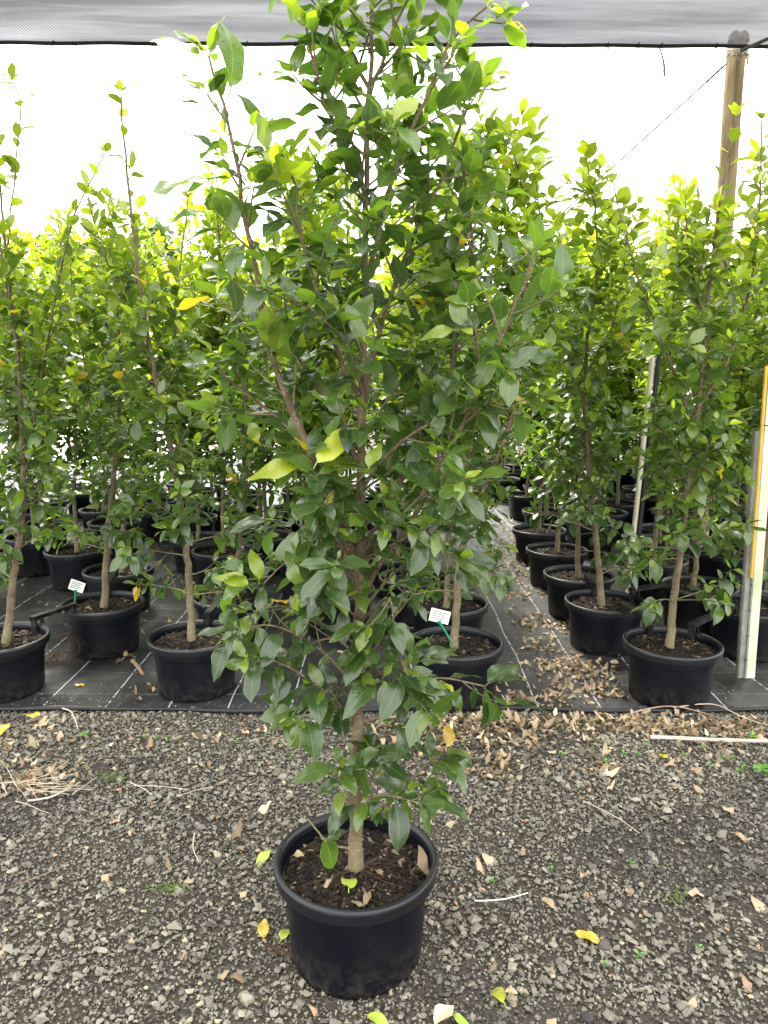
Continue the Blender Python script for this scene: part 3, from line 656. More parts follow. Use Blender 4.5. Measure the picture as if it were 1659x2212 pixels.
for j in range(16):
    a = mr.uniform(-1.0, .9) if j < 12 else mr.uniform(2, 5); L = mr.uniform(.07, .17); p = np.array([.02 * math.cos(a), .02 * math.sin(a), .255]); pts = [p]
    for i in range(6): a += mr.normal(0, .25); p = p + np.array([math.cos(a), math.sin(a), 0]) * L / 6; p[2] = .2515 + mr.uniform(-.001, .006); pts.append(p.copy())
    rootmb.tube(smooth_path(pts, 14), np.linspace(.0017, .0007, 14), 4)
ro = rootmb.build('roots', M_root, big_tree); ro['kind'] = 'stuff'

# ------------------------------------------------------------------ trees in the front of the bed, one by one
def base_of(u, v): p = gz(u, v, POT_H + .01); return np.array([p[0], p[1], .010])
FR = [
 # name key, rim centre px, trunk points px (u, v, dy), extra leaders, H, kwargs, label
 ('A', (-2, 1375), [(8, 1352, 0), (32, 1230, 0), (50, 1100, 0), (46, 900, 0), (38, 760, .02), (18, 600, .03), (4, 450, .03), (-4, 320, .0)], [([(48, 1050, 0), (82, 860, .06), (120, 640, .1), (160, 470, .1), (225, 330, .1)], .008, .17, .3, .07), ([(40, 780, 0), (5, 560, -.05), (-30, 400, -.05)], .007, .16, .2, .07), ([(15, 560, .02), (30, 380, .0), (45, 230, .0), (28, 175, 0)], .004, .06, .3, .05)], dict(leggy=.9, low=4, toplen=.2, topcut=.8), 'leafy tree in the pot cut by the photo edge, leftmost in the front row'),
 ('B', (221, 1300), [(222, 1285, 0), (236, 1130, 0), (250, 980, 0), (262, 800, .02), (250, 640, .03), (238, 520, .03), (235, 430, .03)], [([(240, 1080, 0), (200, 900, -.03), (170, 700, -.05), (150, 560, -.05)], .007, .2, .3, .06)], dict(), 'tree whose pot holds a white tag and a bar toward the photo edge pot'),
 ('C', (421, 1370), [(414, 1352, 0), (402, 1180, 0), (380, 1020, 0), (350, 880, -.03), (322, 740, -.04), (300, 600, -.05), (285, 470, -.05), (270, 330, -.05), (262, 200, -.05)], [([(392, 1080, 0), (388, 920, .03), (382, 760, .05), (378, 680, .05), (390, 560, .05), (405, 430, .05)], .010, .2, .3, .06), ([(330, 780, -.03), (260, 640, -.05), (215, 520, -.06), (190, 420, -.06)], .006, .14, .3, .065)], dict(leggy=1.2, low=5, toplen=.2, topcut=.78), 'front row tree left of the lone pot, its thin leader poking into the sky'),
 ('D', (985, 1385), [(982, 1358, 0), (990, 1240, 0), (1005, 1110, 0), (1012, 950, .02), (1020, 760, .04), (1035, 560, .05), (1050, 400, .05), (1050, 290, .05)], [([(1000, 1150, 0), (1060, 1020, -.05), (1110, 880, -.06), (1130, 700, -.06), (1135, 540, 0), (1125, 380, 0), (1110, 300, 0)], .010, .24, .3, .05), ([(1062, 1010, -.05), (1130, 850, -.03), (1165, 700, 0), (1172, 540, 0), (1160, 400, 0)], .008, .20, .2, .055), ([(1015, 800, .02), (990, 600, .0), (985, 430, .0), (1000, 330, .0)], .007, .22, .2, .055), ([(1008, 1080, 0), (960, 900, .05), (930, 700, .08), (940, 480, .08)], .008, .18, .3, .065)], dict(lmax=.34, low=4, toplen=.75, size=.086), 'tree behind the lone pot, its own pot holding a white tag'),
 ('E', (1452, 1385), [(1448, 1362, 0), (1462, 1240, 0), (1480, 1100, 0), (1500, 950, 0), (1518, 760, .02), (1535, 600, .03), (1552, 450, .03), (1575, 330, .03), (1590, 250, .03)], [([(1500, 930, 0), (1440, 760, -.05), (1385, 620, -.08), (1345, 480, -.08), (1325, 400, -.08)], .009, .15, .3, .065), ([(1510, 880, 0), (1580, 760, .04), (1620, 620, .05), (1640, 450, .05), (1645, 260, .05)], .009, .18, .25, .062), ([(1525, 700, 0), (1490, 560, .05), (1480, 420, .05)], .006, .16, .2, .06)], dict(lmax=.30, low=5, leggy=.4, toplen=.2, topcut=.88, size=.084, sp=.036), 'tree with a pale leaning trunk in the nearest pot on the weed mat'),
 ('F', (1308, 1296), [(1302, 1280, 0), (1290, 1180, 0), (1276, 1050, 0), (1264, 900, 0), (1270, 740, 0), (1290, 600, 0), (1284, 450, 0), (1266, 330, 0)], [([(1268, 880, 0), (1220, 740, .03), (1205, 600, .05), (1210, 480, .05)], .007, .22, .3, .06), ([(1272, 800, 0), (1330, 680, .04), (1350, 540, .05), (1345, 440, .05)], .007, .22, .3, .06)], dict(low=4, lmax=.33, size=.084, sp=.036), 'tree in the second pot along the littered aisle, behind the front corner pot'),
 ('J', (1618, 1305), [(1630, 1290, 0), (1655, 1180, 0), (1678, 1050, 0), (1690, 850, 0), (1690, 650, 0), (1680, 480, 0), (1670, 330, 0)], [], dict(low=5), 'tree rising from the black pot behind the leaning white and galvanised posts'),
 ('G', (1251, 1238), [(1250, 1222, 0), (1248, 1100, 0), (1246, 960, 0), (1240, 820, 0), (1232, 660, 0), (1225, 520, 0)], [], dict(low=3), 'straight brown trunked tree in the third pot along the littered aisle'),
 ('K', (1510, 1262), [(1500, 1246, 0), (1512, 1120, 0), (1524, 980, 0), (1530, 820, 0), (1530, 640, 0), (1515, 500, 0)], [], dict(low=3), 'darker trunked tree in the second row pot just behind the front corner pot'),
 ('L', (500, 1285), [(498, 1268, 0), (518, 1170, 0), (530, 1060, 0), (530, 900, 0), (520, 740, 0), (515, 600, 0)], [], dict(low=3), 'bent based tree in the second row pot, behind and left of the lone pot'),
 ('M2', (968, 1300), [(965, 1285, 0), (968, 1180, 0), (972, 1060, 0), (975, 900, 0), (960, 720, 0), (940, 560, 0)], [], dict(low=3), 'tree in the pot hidden close behind the tagged pot beside the aisle'),
 ('N', (256, 1228), [(262, 1212, 0), (268, 1100, 0), (262, 960, 0), (250, 820, 0), (235, 660, 0), (215, 540, 0)], [], dict(low=2), 'tree in the second row pot joined by a bar to the left tagged pot'),
]
BASE = {}
for k, (key, (u, v), tp, ex, kw, lab) in enumerate(FR):
    b = base_of(u, v); BASE[key] = b; rr = np.random.default_rng(100 + k)
    big = k < 7
    tree = px_tree(rr, b[1], b, tp, ex, 2.7, r0=.0215 if big else .019, **({'lmax': .30} | kw))
    plant('potted_tree', b, lab, tree, 'potted trees standing on the weed mat', False, 300 if k < 9 else 150, k=k)

# further pots: a few kinds of crown, copied with their parts
def generic(r, H, lmax, fork):
    t = Tree(r); lx, ly = r.normal(0, .05, 2)
    path = [(0, 0, .235), (lx * .3, ly * .3, .7), (lx + r.normal(0, .02), ly, 1.2), (lx * 1.3, ly * 1.2 + r.normal(0, .03), 1.9), (lx, ly, H)]
    t.leader(np.array(path), .019, .003, prof(lmax, low=.75), .081, tint_h(H, .20, 1.35), .17, .035, True, droop=droop_h(H))
    for j in range(fork):
        a = r.uniform(0, 6.3) + j * 2.4; z = r.uniform(.65, 1.0); d = np.array([math.cos(a), math.sin(a), 0])
        p0 = np.array([lx * .5, ly * .5, z]); hh = H * r.uniform(.8, .98) - z
        t.leader(np.array([p0, p0 + d * .10 + (0, 0, hh * .3), p0 + d * .19 + (0, 0, hh * .65), p0 + d * .22 + (0, 0, hh)]), .009, .003, prof(.22, low=.75), .081, tint_h(H, .20, 1.35), .12, .042, droop=droop_h(H))
    return t
protos = []
FARG = 'potted trees crowded in the rows behind'; FARL = 'slender leafy tree in a black pot crowded among the back rows'
spots = []
taken = [b[:2] for b in BASE.values()]
def add_spot(x, y, lab=None):
    if any(math.hypot(x - a, y - c) < .5 for a, c in taken): return
    if abs(x) > y * .56 + .75: return
    taken.append((x, y)); spots.append((x, y, lab))
for (u, v, lab) in [(1203, 1185, 'tree in the fourth pot along the littered aisle'), (1165, 1142, 'tree in the fifth pot along the littered aisle, a twig hanging to the litter'), (1568, 1190, 'tree with a short slanting trunk in a pot of its own beside the galvanised post'), (165, 1185, 'tree in the back pot seen between the two left trunks'), (415, 1115, 'tree in the back pot seen right of the forked trunk'), (729, 1270, 'tree in the dark pot hidden behind the trunk of the lone tree')]:
    p = base_of(u, v); add_spot(p[0], p[1], lab)
jr = np.random.default_rng(9)
ORD = 'first second third fourth fifth sixth seventh eighth ninth tenth eleventh twelfth thirteenth fourteenth fifteenth'.split()
for i in range(9):
    for j in range(15):
        y = 4.55 + .62 * j; 
        xr = 1.62 + .62 * i + (.25 if j % 2 else 0); add_spot(xr + jr.normal(0, .05), y + jr.normal(0, .06), 'leafy tree right of the littered aisle, %s row back, %s from the aisle' % (ORD[j], ORD[i]))
        if j < 8:
            xl = .28 - .62 * i - (.2 if j % 2 else 0); add_spot(xl + jr.normal(0, .05), y + .12 + jr.normal(0, .06), 'leafy tree left of the littered aisle, %s row back, %s from the aisle' % (ORD[j], ORD[i]))
NV = 7
for n, (x, y, lab) in enumerate(spots):
    q = n % NV; yaw = jr.uniform(0, 6.28)
    if len(protos) <= q:
        r = np.random.default_rng(300 + q); H = [2.62, 2.75, 2.5, 2.7, 2.58, 2.8, 2.45][q]
        root = plant('potted_tree', (x, y, .010), lab or FARL, generic(r, H, .33, 1 + q % 3), FARG, False, 0, k=q, rz=yaw); protos.append(root); continue
    src = protos[q]; c = src.copy(); C.objects.link(c); c.location = (x, y, .010); c.rotation_euler = (0, 0, yaw); sc = jr.uniform(.96, 1.09); c.scale = (1, 1, sc)
    c['label'] = lab or FARL
    c['group'] = FARG
    for ch in src.children:
        d = ch.copy(); C.objects.link(d); d.parent = c
        for g in ch.children: e = g.copy(); C.objects.link(e); e.parent = d
for p_ in protos: p_['group'] = FARG

# ------------------------------------------------------------------ bars linking the pots
def bar(a, b, lab, ia=.03, ib=.03, za=0, zb=0):
    A = np.array(a, float)[:2]; B = np.array(b, float)[:2]; d = nrm(B - A); s = np.array([-d[1], d[0]]); R = POT_D / 2
    p = A + d * (R - ia) ; q = B - d * (R - ib); z = .010 + POT_H + .035
    mid = np.array([*(p + q) / 2, z + .008]); L = np.linalg.norm(q - p) + .03
    root = empty('pot_connector', (mid[0], mid[1], z), lab, 'connector bar', 'black bars linking the pots')
    M = np.array([[d[0], s[0], 0], [d[1], s[1], 0], [0, 0, 1]])
    mb = MB(); mb.box((0, 0, .008), (L, .036, .010), M); mb.box(s.tolist() + [0] if False else (s[0] * .015, s[1] * .015, -.002), (L, .006, .014), M); mb.box((-s[0] * .015, -s[1] * .015, -.002), (L, .006, .014), M)
    mb.build('bar', M_plastic, root, smooth=False)
    for sg, e in ((-1, p), (1, q)):
        h = MB(); c = e - mid[:2]; h.box((c[0], c[1], -.032), (.014, .036, .088), M); c2 = c + d * (sg * -.045); h.box((c2[0], c2[1], -.018), (.008, .030, .045), M); h.build('hook', M_plastic, root, smooth=False)
    return root
bar(BASE['A'], BASE['B'], 'black bar from the pot at the photo edge to the tagged pot on its right')
bar(BASE['B'], BASE['N'], 'black bar hooked on the back rim of the left tagged pot')
bar(BASE['C'], BASE['L'], 'black bar running back from the tall leader tree pot to the pot behind it')
bar(BASE['F'], BASE['E'], 'black bar from the corner front pot back to the next pot along the aisle')
bar(BASE['E'], BASE['J'], 'black bar from the front corner pot toward the pot behind the posts')
bar(BASE['F'], BASE['K'], 'black bar from the second aisle pot across to the pot behind the corner pot')
bar(BASE['G'], BASE['F'], 'black bar between the second and third pots along the aisle')
bar(BASE['K'], (BASE['K'][0] + .62, BASE['K'][1] + .05), 'black bar on the back row pot just left of the galvanised post')

# ------------------------------------------------------------------ plant tags
def plant_tag(u, v, Y, hw, hh, rot, label, foot):
    c = at(u, v, Y); root = empty('plant_tag', c, label, 'plant tag', 'white plant tags on green stakes')
    mb = MB(); ca, sa = math.cos(rot), math.sin(rot); tilt = R_(-25)
    X = np.array([ca, 0, sa]); Zv = np.array([-sa * 1, math.sin(tilt) * -.35, ca]); Zv = nrm(Zv); N = np.cross(X, Zv)
    M = np.stack([X, N, Zv], 1); mb.box((0, 0, 0), (hw, .0016, hh), M); card = mb.build('card', M_card, root, smooth=False)
    for k in range(4):
        q = MB(); w = hw * (.62 if k % 2 else .74); q.box(Zv * hh * (.30 - .17 * k) - N * .0014 * (1 if N[1] > 0 else -1) - X * (hw * .82 - w) / 2, (w, .0006, hh * .085), M); q.build('text_line', M_ink, card, smooth=False)
    f = foot - c; top = -Zv * hh * .38 + np.array([0, .003, 0]); sk = MB(); d = f - top; 
    sk.tube(smooth_path([top, top + d * .2, f], 6), [.012, .0065, .005, .005, .005, .003], 6); sk.build('stake', M_green, root)
bD = BASE['D']; plant_tag(950, 1331, bD[1] - .10, .095, .062, R_(-14), 'white tag on a green stake in the pot behind the lone tree', at(980, 1394, bD[1] - .13))
bB = BASE['B']; plant_tag(166, 1266, bB[1] - .04, .085, .06, R_(-20), 'white tag on a green stake in the left pot beside its bar', at(161, 1308, bB[1] - .06))

# ------------------------------------------------------------------ stakes, posts
def pole(name, p, q, r, mat, label, cat, sides=14, wob=0.0):
    P = smooth_path([p, (np.asarray(p) + np.asarray(q)) / 2 + np.array([wob, 0, 0]), q], 16); b = np.array(p, float)
    mb = MB(); mb.tube(P - b, r, sides); o = mb.build(name, mat); o.location = b; return tag(o, label, cat)
Ys = 4.35; pb = at(1345, 1370, Ys); pb[2] = .01
pole('garden_stake', pb, at(1410, 772, Ys + .05), .0145, M_cream, 'cream round pipe leaning between the two right hand trees', 'stake')
pb2 = pb + np.array([.05, .06, 0]); pole('pipe', pb2, at(1424, 765, Ys + .12), .014, M_black, 'black pipe leaning just behind the cream pipe', 'pipe')
G0 = gz(1619, 1463, .012); G1 = gz(1601, 1463, .012)
lean = at(1650, 1050, G0[1] + .02) - G0; lean = lean / lean[2]
def slab(name, b, w, d, h, mat, label, cat, sh=lean):
    root = empty(name, b, label, cat); mb = MB(); V = []
    for z in (0, h):
        for x, y in ((-w, -d), (w, -d), (w, d), (-w, d)): V.append((x + sh[0] * z, y + sh[1] * z, z))
    mb.add(V, [[(0, 3, 2, 1), (4, 5, 6, 7), (0, 1, 5, 4), (1, 2, 6, 5), (2, 3, 7, 6), (3, 0, 4, 7)]]); return root, mb
rt, mb = slab('plastic_batten', G0, .022, .012, 1.62, M_moldy, 'mildewed white plastic batten leaning beside the galvanised post', 'batten')
mb.build('batten_strip', M_moldy, rt, smooth=False)
gm = MB(); rt = empty('star_post', G1, 'galvanised steel post with a line of holes leaning at the bed corner', 'post')
Hc = 1.30
prof_ = [(-.026, .014), (-.026, -.008), (-.021, -.014), (-.012, -.014), (-.008, -.006), (.008, -.006), (.012, -.014), (.021, -.014), (.026, -.008), (.026, .014)]
V = [(x + lean[0] * z, y + lean[1] * z, z) for z in (0, Hc) for x, y in prof_]; n = len(prof_)
gm.add(V, [[(i, i + 1, i + 1 + n, i + n) for i in range(n - 1)]]); gm.build('channel', M_galv, rt, smooth=False)
for k in range(9):
    z = .10 + k * .135; h = MB(); h.tube([(lean[0] * z + .012, lean[1] * z - .0158, z), (lean[0] * z + .012, lean[1] * z - .0128, z)], .0042, 8); h.build('hole', M_darkhole, rt)
pole('pipe', G1 + lean * .55 + np.array([0, .0, 0]) + np.array([.0, -.028, .0]), G1 + lean * 1.62 + np.array([-.004, -.03, 0]), .0085, M_yel, 'yellow pipe strapped along the upper part of the galvanised post', 'pipe')
tb = MB(); z = 1.33; c = G0 + lean * z; a = np.linspace(0, 6.283, 20); tb.tube(np.stack([c[0] - .022 + .055 * np.cos(a), c[1] + .03 * np.sin(a) - .006, np.full(20, c[2])], -1) , .003, 5); o = tb.build('cable_tie', M_black); tag(o, 'black tie strapping the yellow pipe and white batten together', 'cable tie')

# shade cloth, wooden post, wires
YN = 5.66
Lp, Rp = at(-250, 89, YN), at(1950, 99, YN + .0)
nx, ny = 90, 60; X, Yg = np.meshgrid(np.linspace(0, 1, nx + 1), np.linspace(0, 1, ny + 1))
x0, x1 = Lp[0] - 3.4, Rp[0] + 2.6
XX = x0 + X * (x1 - x0); ZE = np.interp(XX, [Lp[0], Rp[0]], [Lp[2], Rp[2]]); YY = YN - Yg * 2.7
ZZ = ZE - .06 * np.sin(Yg * math.pi * 1.2) ** 2 + .006 * np.sin(XX * 2.3 + Yg * 4) * np.minimum(1, Yg * 12) + .004 * np.sin(XX * 5 + 2 * Yg) * np.minimum(1, Yg * 12)
V = np.stack([XX, YY, ZZ], -1).reshape(-1, 3); i = np.arange(ny)[:, None] * (nx + 1); j = np.arange(nx)[None]
Q = np.stack([i + j, i + j + 1, i + j + nx + 2, i + j + nx + 1], -1).reshape(-1, 4)
net = empty('shade_cloth', (0, YN, 0), 'dark grey shade cloth stretched overhead with a roped front edge', 'shade cloth')
nb = np.array([0, YN, 0]); cl = link('cloth', mesh_np('cloth', V - nb, [Q]), M_net, net)
xs = np.linspace(x0, x1, 120); zs = np.interp(xs, [Lp[0], Rp[0]], [Lp[2], Rp[2]])
mb = MB(); mb.tube(np.stack([xs, np.zeros(120) - .004, zs - .008 + .003 * np.sin(xs * 9)], -1), .0135, 8); mb.build('edge_rope', M_black, net)
mb = MB(); mb.tube(np.stack([xs, np.zeros(120) + .01, zs - .032 + .008 * np.sin(xs * 5.1) + .004 * np.sin(xs * 17)], -1), .0028, 5); mb.build('thread', M_white, net)
for u in (118, 335, 362, 535, 640, 965, 1148, 1312, 1378, 1428, 1546):
    p = at(u, 92 + u * .004, YN) - nb; mb = MB(); a = rng.uniform(-.5, .5)
    mb.tube(smooth_path([p + (0, -.02, .01), p + (.004 * a, -.022, -.022), p + (.02 * a, -.02, -.034)], 6), [.004, .006, .006, .005, .004, .002], 5)
    mb.tube(smooth_path([p + (0, -.02, -.016), p + (-.02, -.02, -.03)], 4), .0028, 5); mb.build('tie', M_black, net)
mb = MB(); pp = np.array([at(u, v, YN) for u, v in [(1424, 98), (1431, 118), (1436, 140), (1437, 166)]]) - nb; sp_ = smooth_path(pp, 14)
wv = np.linspace(.006, .016, 14); wv[-3:] = [.015, .012, .006]; V = np.concatenate([sp_ - np.c_[wv, wv * .3, wv * 0], sp_ + np.c_[wv * .35, wv * .2, wv * 0], ]); 
mb.add(V, [[(k, k + 1, k + 15, k + 14) for k in range(13)]]); lo = mb.build('loose_strip', simple('pale_fabric_strip', (.20, .19, .26), (.42, .40, .48), 30, .8), net)
so2 = lo.modifiers.new('thick', 'SOLIDIFY'); so2.thickness = .003
pp = at(1592, 110, YN + .11); PX = pp[0]; PZ = at(1592, 78, YN + .11)[2]
post = empty('timber_post', (PX, YN + .11, 0), 'round weathered timber post holding up the shade cloth edge', 'post')
mb = MB(); zz = np.linspace(0, PZ - .03, 30); mb.tube(np.stack([.004 * np.sin(zz * 3) - .012 * (zz - PZ) * .0, zz * 0, zz], -1), .064 - .0 * zz, 28); mb.build('shaft', M_post, post)
for sx in (-.028, .030):
    V, Q = lathe([(.0, .05), (.022, .045), (.04, .02), (.046, -.02)], 14); mb = MB(); mb.add(V + (sx, -.01, PZ - .02), [Q]); mb.build('cap_lump', M_rag, post)
rg = MB()
for k in range(5):
    a = np.linspace(-.3, 3.5, 16) + math.pi; z = PZ - .09 - .012 * k; rg.tube(np.stack([.069 * np.cos(a), .069 * np.sin(a), z + .008 * np.sin(a * 3 + k)], -1), .0045 + .002 * (k % 2), 5)
for k in range(14):
    a = rng.uniform(math.pi, 2 * math.pi); p = np.array([.07 * math.cos(a), .07 * math.sin(a), PZ - .10 - rng.uniform(0, .04)]); q = p + (rng.normal(0, .03), -rng.uniform(.005, .02), -rng.uniform(.02, .09)); w = rng.uniform(.004, .016)
    rg.add([p - (w, 0, 0), p + (w, 0, 0), q + (w * .6, 0, 0), q - (w * .2, 0, -.01)], [[(0, 1, 2, 3)]])
rg.build('rag_wrap', M_rag, post)
A0 = at(1570, 137, YN + .05); A1 = at(1180, 492, 6.5); dd = (A1 - A0) / (A0[2] - A1[2]); A2 = A0 + dd * A0[2]
pole('guy_wire', A2, A0, .0062, M_wire, 'thin guy wire running down from the timber post', 'wire', 6)
mb = MB(); q0 = at(1564, 142, YN + .05); q1 = at(1525, 178, YN + .03 + .1); b = q1
mb.tube(smooth_path([q0 - b, q1 - b], 10), .008 + .0015 * np.sin(np.arange(10) * 2.5), 7); o = mb.build('wire_splice', M_wire); o.location = b; tag(o, 'twisted splice thickening the top of the guy wire', 'wire splice')
w2 = at(1600, 110, YN - .02); w3 = w2 + (at(1720, 56, YN - .3) - w2) * 3; pole('cable', w2, w3, .012, M_wire, 'dark cable rising from the post head past the cloth', 'cable', 8)

# ------------------------------------------------------------------ far things
def far_tree(x, y, h, w, label, group, r, trunk_h=.3):
    root = empty('distant_tree', (x, y, 0), label, 'tree', group); mb = MB()
    mb.tube([(0, 0, 0), (.1, 0, h * .3), (0, .1, h * .75)], [h * .025, h * .018, h * .006], 7); 
    for k in range(7):
        a = r.uniform(0, 6.3); z = h * r.uniform(.25, .6); mb.tube([(0, 0, z), (w * .35 * math.cos(a), w * .35 * math.sin(a), z + h * .2)], [h * .010, h * .003], 5)
    mb.build('trunk', M_bark, root)
    n = 2600; nc = 26; cc = np.stack([r.normal(0, w * .27, nc), r.normal(0, w * .27, nc), r.uniform(h * trunk_h, h * .93, nc)], -1); cc[:, :2] *= (1.15 - .75 * ((cc[:, 2:] / h - trunk_h) / (1 - trunk_h)) ** 2)
    k = r.integers(0, nc, n); P = cc[k] + nrm(r.normal(0, 1, (n, 3))) * (r.uniform(.3, 1, (n, 1)) * w * .14)
    s = w * .035; D = r.normal(0, 1, (n, 3)) + (0, 0, .2); N = r.normal(0, .5, (n, 3)) + (0, 0, 1)
    scatter('crown', T_low[:3], P, D, N, np.full(n, s * 2), np.full(n, .12), r.random(n), r.integers(0, 3, n), M_leaf, root)
fr = np.random.default_rng(77)
for (u, Y, h, w) in [(190, 74, 15.8, 8), (262, 80, 16.0, 9), (340, 76, 16.6, 9), (392, 70, 14.2, 7)]:
    far_tree((u - 829.5) / FPX * Y, Y, h, w, {190: 'leftmost', 262: 'second', 340: 'third', 392: 'rightmost'}[u] + ' of the four distant tree tops over the left rows', 'distant trees over the left rows', fr)
for k in range(13):
    far_tree(-46 + k * 7.6 + fr.normal(0, 1), 62 + fr.normal(0, 4), fr.uniform(6.0, 8), 8.5, '%s tree from the left in the treeline past the nursery rows' % ORD[k], 'treeline past the nursery', fr, .12)
def shed(x0, x1, y, d, h, rise, label):
    root = empty('shed', ((x0 + x1) / 2, y, 0), label, 'shed', 'low grey sheds'); w = (x1 - x0) / 2; mb = MB(); mb.box((0, d / 2, h / 2), (2 * w, d, h)); mb.build('wall', M_shed, root, False)
    m2 = MB(); m2.add([(-w - .2, -.3, h + .01), (w + .2, -.3, h + .01), (w + .2, d / 2, h + rise), (-w - .2, d / 2, h + rise), (-w - .2, d + .3, h + .01), (w + .2, d + .3, h + .01)], [[(0, 1, 2, 3), (3, 2, 5, 4)], [(0, 3, 4), (1, 5, 2)]]); m2.build('roof', simple('dark_roofing', (.07, .07, .08), (.12, .12, .13), 3, .6), root, False)
shed(14.5, 19.5, 40, 8, 5.2, .9, 'grey shed with a dark roof seen between the two right hand crowns'); shed(20.5, 26, 41, 8, 5.0, .9, 'grey shed farther right, mostly hidden by the corner tree crown')
for k, (v, lab) in enumerate(((597, 'upper of two overhead power lines beyond the right rows'), (604, 'lower of two overhead power lines beyond the right rows'))):
    a = at(1090, v, 55); b = at(1700, v + 4, 55); pole('power_line', a, b, .022, M_wire, lab, 'power line', 5)

# ------------------------------------------------------------------ litter
lr = np.random.default_rng(61)
def dry_at(P, name, n_up=1.0, size=(.04, .085), tint=None):
    n = len(P); az = lr.random(n) * 6.283; D = np.stack([np.cos(az), np.sin(az), lr.normal(0, .09, n)], -1); N = np.stack([lr.normal(0, .28, n), lr.normal(0, .28, n), np.sign(lr.random(n) - .35)], -1)
    tn = np.clip(.62 + lr.normal(0, .28, n), .0, 1) if tint is None else tint; tn = np.where(lr.random(n) < .22, lr.uniform(0, .2, n), tn)
    return scatter(name, T_dry, P, D, N, lr.uniform(*size, n), tn, lr.random(n), lr.integers(0, len(T_dry), n), M_dry)
def blob(u, v, su, sv, n, z=.01):
    out = []
    for _ in range(int(n * 1.15)):
        p = gz(u + lr.normal(0, su), v + lr.normal(0, sv), 0.0); out.append(p)
    return out
pts = []
for u, v, su, sv, n in [(1000, 1562, 90, 12, 110), (1130, 1585, 110, 22, 150), (1450, 1572, 130, 12, 60), (1200, 1560, 130, 8, 50), (1020, 1600, 80, 25, 90), (1250, 1565, 70, 10, 45), (1400, 1570, 70, 12, 60), (1520, 1575, 80, 12, 90), (1620, 1570, 50, 14, 60), (900, 1580, 60, 22, 50), (1080, 1660, 60, 22, 55), (1300, 1660, 14, 22, 26), (60, 1700, 45, 16, 60), (140, 1670, 25, 10, 22), (120, 1600, 60, 25, 22), (330, 1590, 120, 22, 26), (560, 1590, 60, 22, 26), (1500, 1640, 90, 30, 26), (30, 1640, 40, 20, 16), (1600, 1600, 40, 12, 26)]:
    pts += blob(u, v, su, sv, n)
pts += [np.array([lr.uniform(-1.7, 1.8), lr.uniform(1.6, 3.2), 0]) for _ in range(60)]
P = np.array(pts); P = P[(P[:, 1] < EDGE_Y + .02) & (P[:, 1] > 1.4)]; P[:, 2] = .004 + lr.uniform(0, .010, len(P)); dry_at(P, 'leaf_litter', size=(.020, .052))
pts = []
for u, v, su, sv, n in [(1270, 1460, 50, 18, 120), (1200, 1440, 40, 12, 60), (1120, 1480, 60, 30, 30), (1290, 1500, 60, 10, 55), (1060, 1515, 60, 6, 40), (1180, 1522, 70, 6, 45), (1180, 1400, 40, 10, 45), (1160, 1345, 30, 9, 50), (1100, 1270, 45, 18, 170), (1080, 1230, 45, 16, 150), (1090, 1190, 40, 14, 140), (1240, 1360, 40, 10, 50), (1400, 1400, 30, 20, 40), (1110, 1150, 40, 10, 90), (300, 1330, 40, 18, 24), (370, 1240, 40, 14, 60), (340, 1490, 30, 10, 10), (270, 1420, 18, 8, 18), (830, 1420, 100, 30, 18), (1500, 1330, 60, 30, 90), (520, 1210, 60, 14, 60), (1380, 1330, 30, 30, 60)]:
    pts += blob(u, v, su, sv, n)
P = np.array(pts); P = P[P[:, 1] > EDGE_Y + .03]
dk = np.min(np.hypot(P[:, None, 0] - np.array(taken)[None, :, 0], P[:, None, 1] - np.array(taken)[None, :, 1]), axis=1); P = P[dk > .205]
P = np.concatenate([P, np.stack([lr.uniform(-4, 5, 500), lr.uniform(4.3, 9, 500), np.zeros(500)], -1)])
dk = np.min(np.hypot(P[:, None, 0] - np.array(taken)[None, :, 0], P[:, None, 1] - np.array(taken)[None, :, 1]), axis=1); P = P[dk > .205]
P[:, 2] = mat_z(P[:, 0], P[:, 1]) + .006 + lr.uniform(0, .008, len(P)); dry_at(P, 'leaf_litter', size=(.020, .052))

def fallen(u, v, du, dv, size, mesh, tint, label, name='fallen_leaf', cat='fallen leaf', z=.016, nz=(0, -.1, 1), k=0):
    p = gz(u, v, z); q = gz(u + du, v + dv, z + .004); D = nrm(q - p); A_, D_, N_ = frames(D[None], np.array([nz], float))
    o = leaf_obj(mesh[k % len(mesh)], p - D * size * .5, A_[0], D_[0], N_[0], size, tint, .5 + .1 * (k % 4), None, name); return tag(o, label, cat)
Y_, Dm = ME_yellow, ME_dry
fallen(570, 2012, 3, -20, .062, Y_, .12, 'yellow leaf lying on the gravel left of the lone pot', k=0)
fallen(614, 2018, 8, -14, .060, Y_, .95, 'pale green leaf tucked against the left foot of the lone pot', k=1)
fallen(574, 1843, -30, 18, .072, Y_, .98, 'lime leaf on the gravel left of the lone pot rim', k=2)
fallen(1262, 2017, 30, 6, .075, Y_, .05, 'orange yellow leaf alone on the gravel right of the lone pot', k=3)
fallen(1080, 2148, -10, -20, .070, Y_, .55, 'folded yellow green leaf on the gravel near the bottom right', k=4)
fallen(753, 1903, 0, -40, .082, Y_, .90, 'lime leaf lying flat on the soil of the lone pot', z=.262, k=2)
fallen(66, 1545, 50, 10, .085, Y_, .03, 'yellow leaf on the gravel at the weed mat edge, left corner', z=.03, k=0)
fallen(12, 1567, -20, 10, .080, Y_, .0, 'orange leaf on the gravel at the left photo edge', z=.025, k=3)
fallen(809, 2197, 30, 10, .060, Y_, .97, 'small lime leaf at the bottom edge below the lone pot', k=1)
fallen(990, 2197, 20, 4, .045, Y_, .98, 'small bright green leaf on the gravel at the bottom edge', k=4)
fallen(170, 1477, 20, -4, .055, Y_, .2, 'olive yellow leaf on the weed mat between the two left pots', z=.025, k=2)
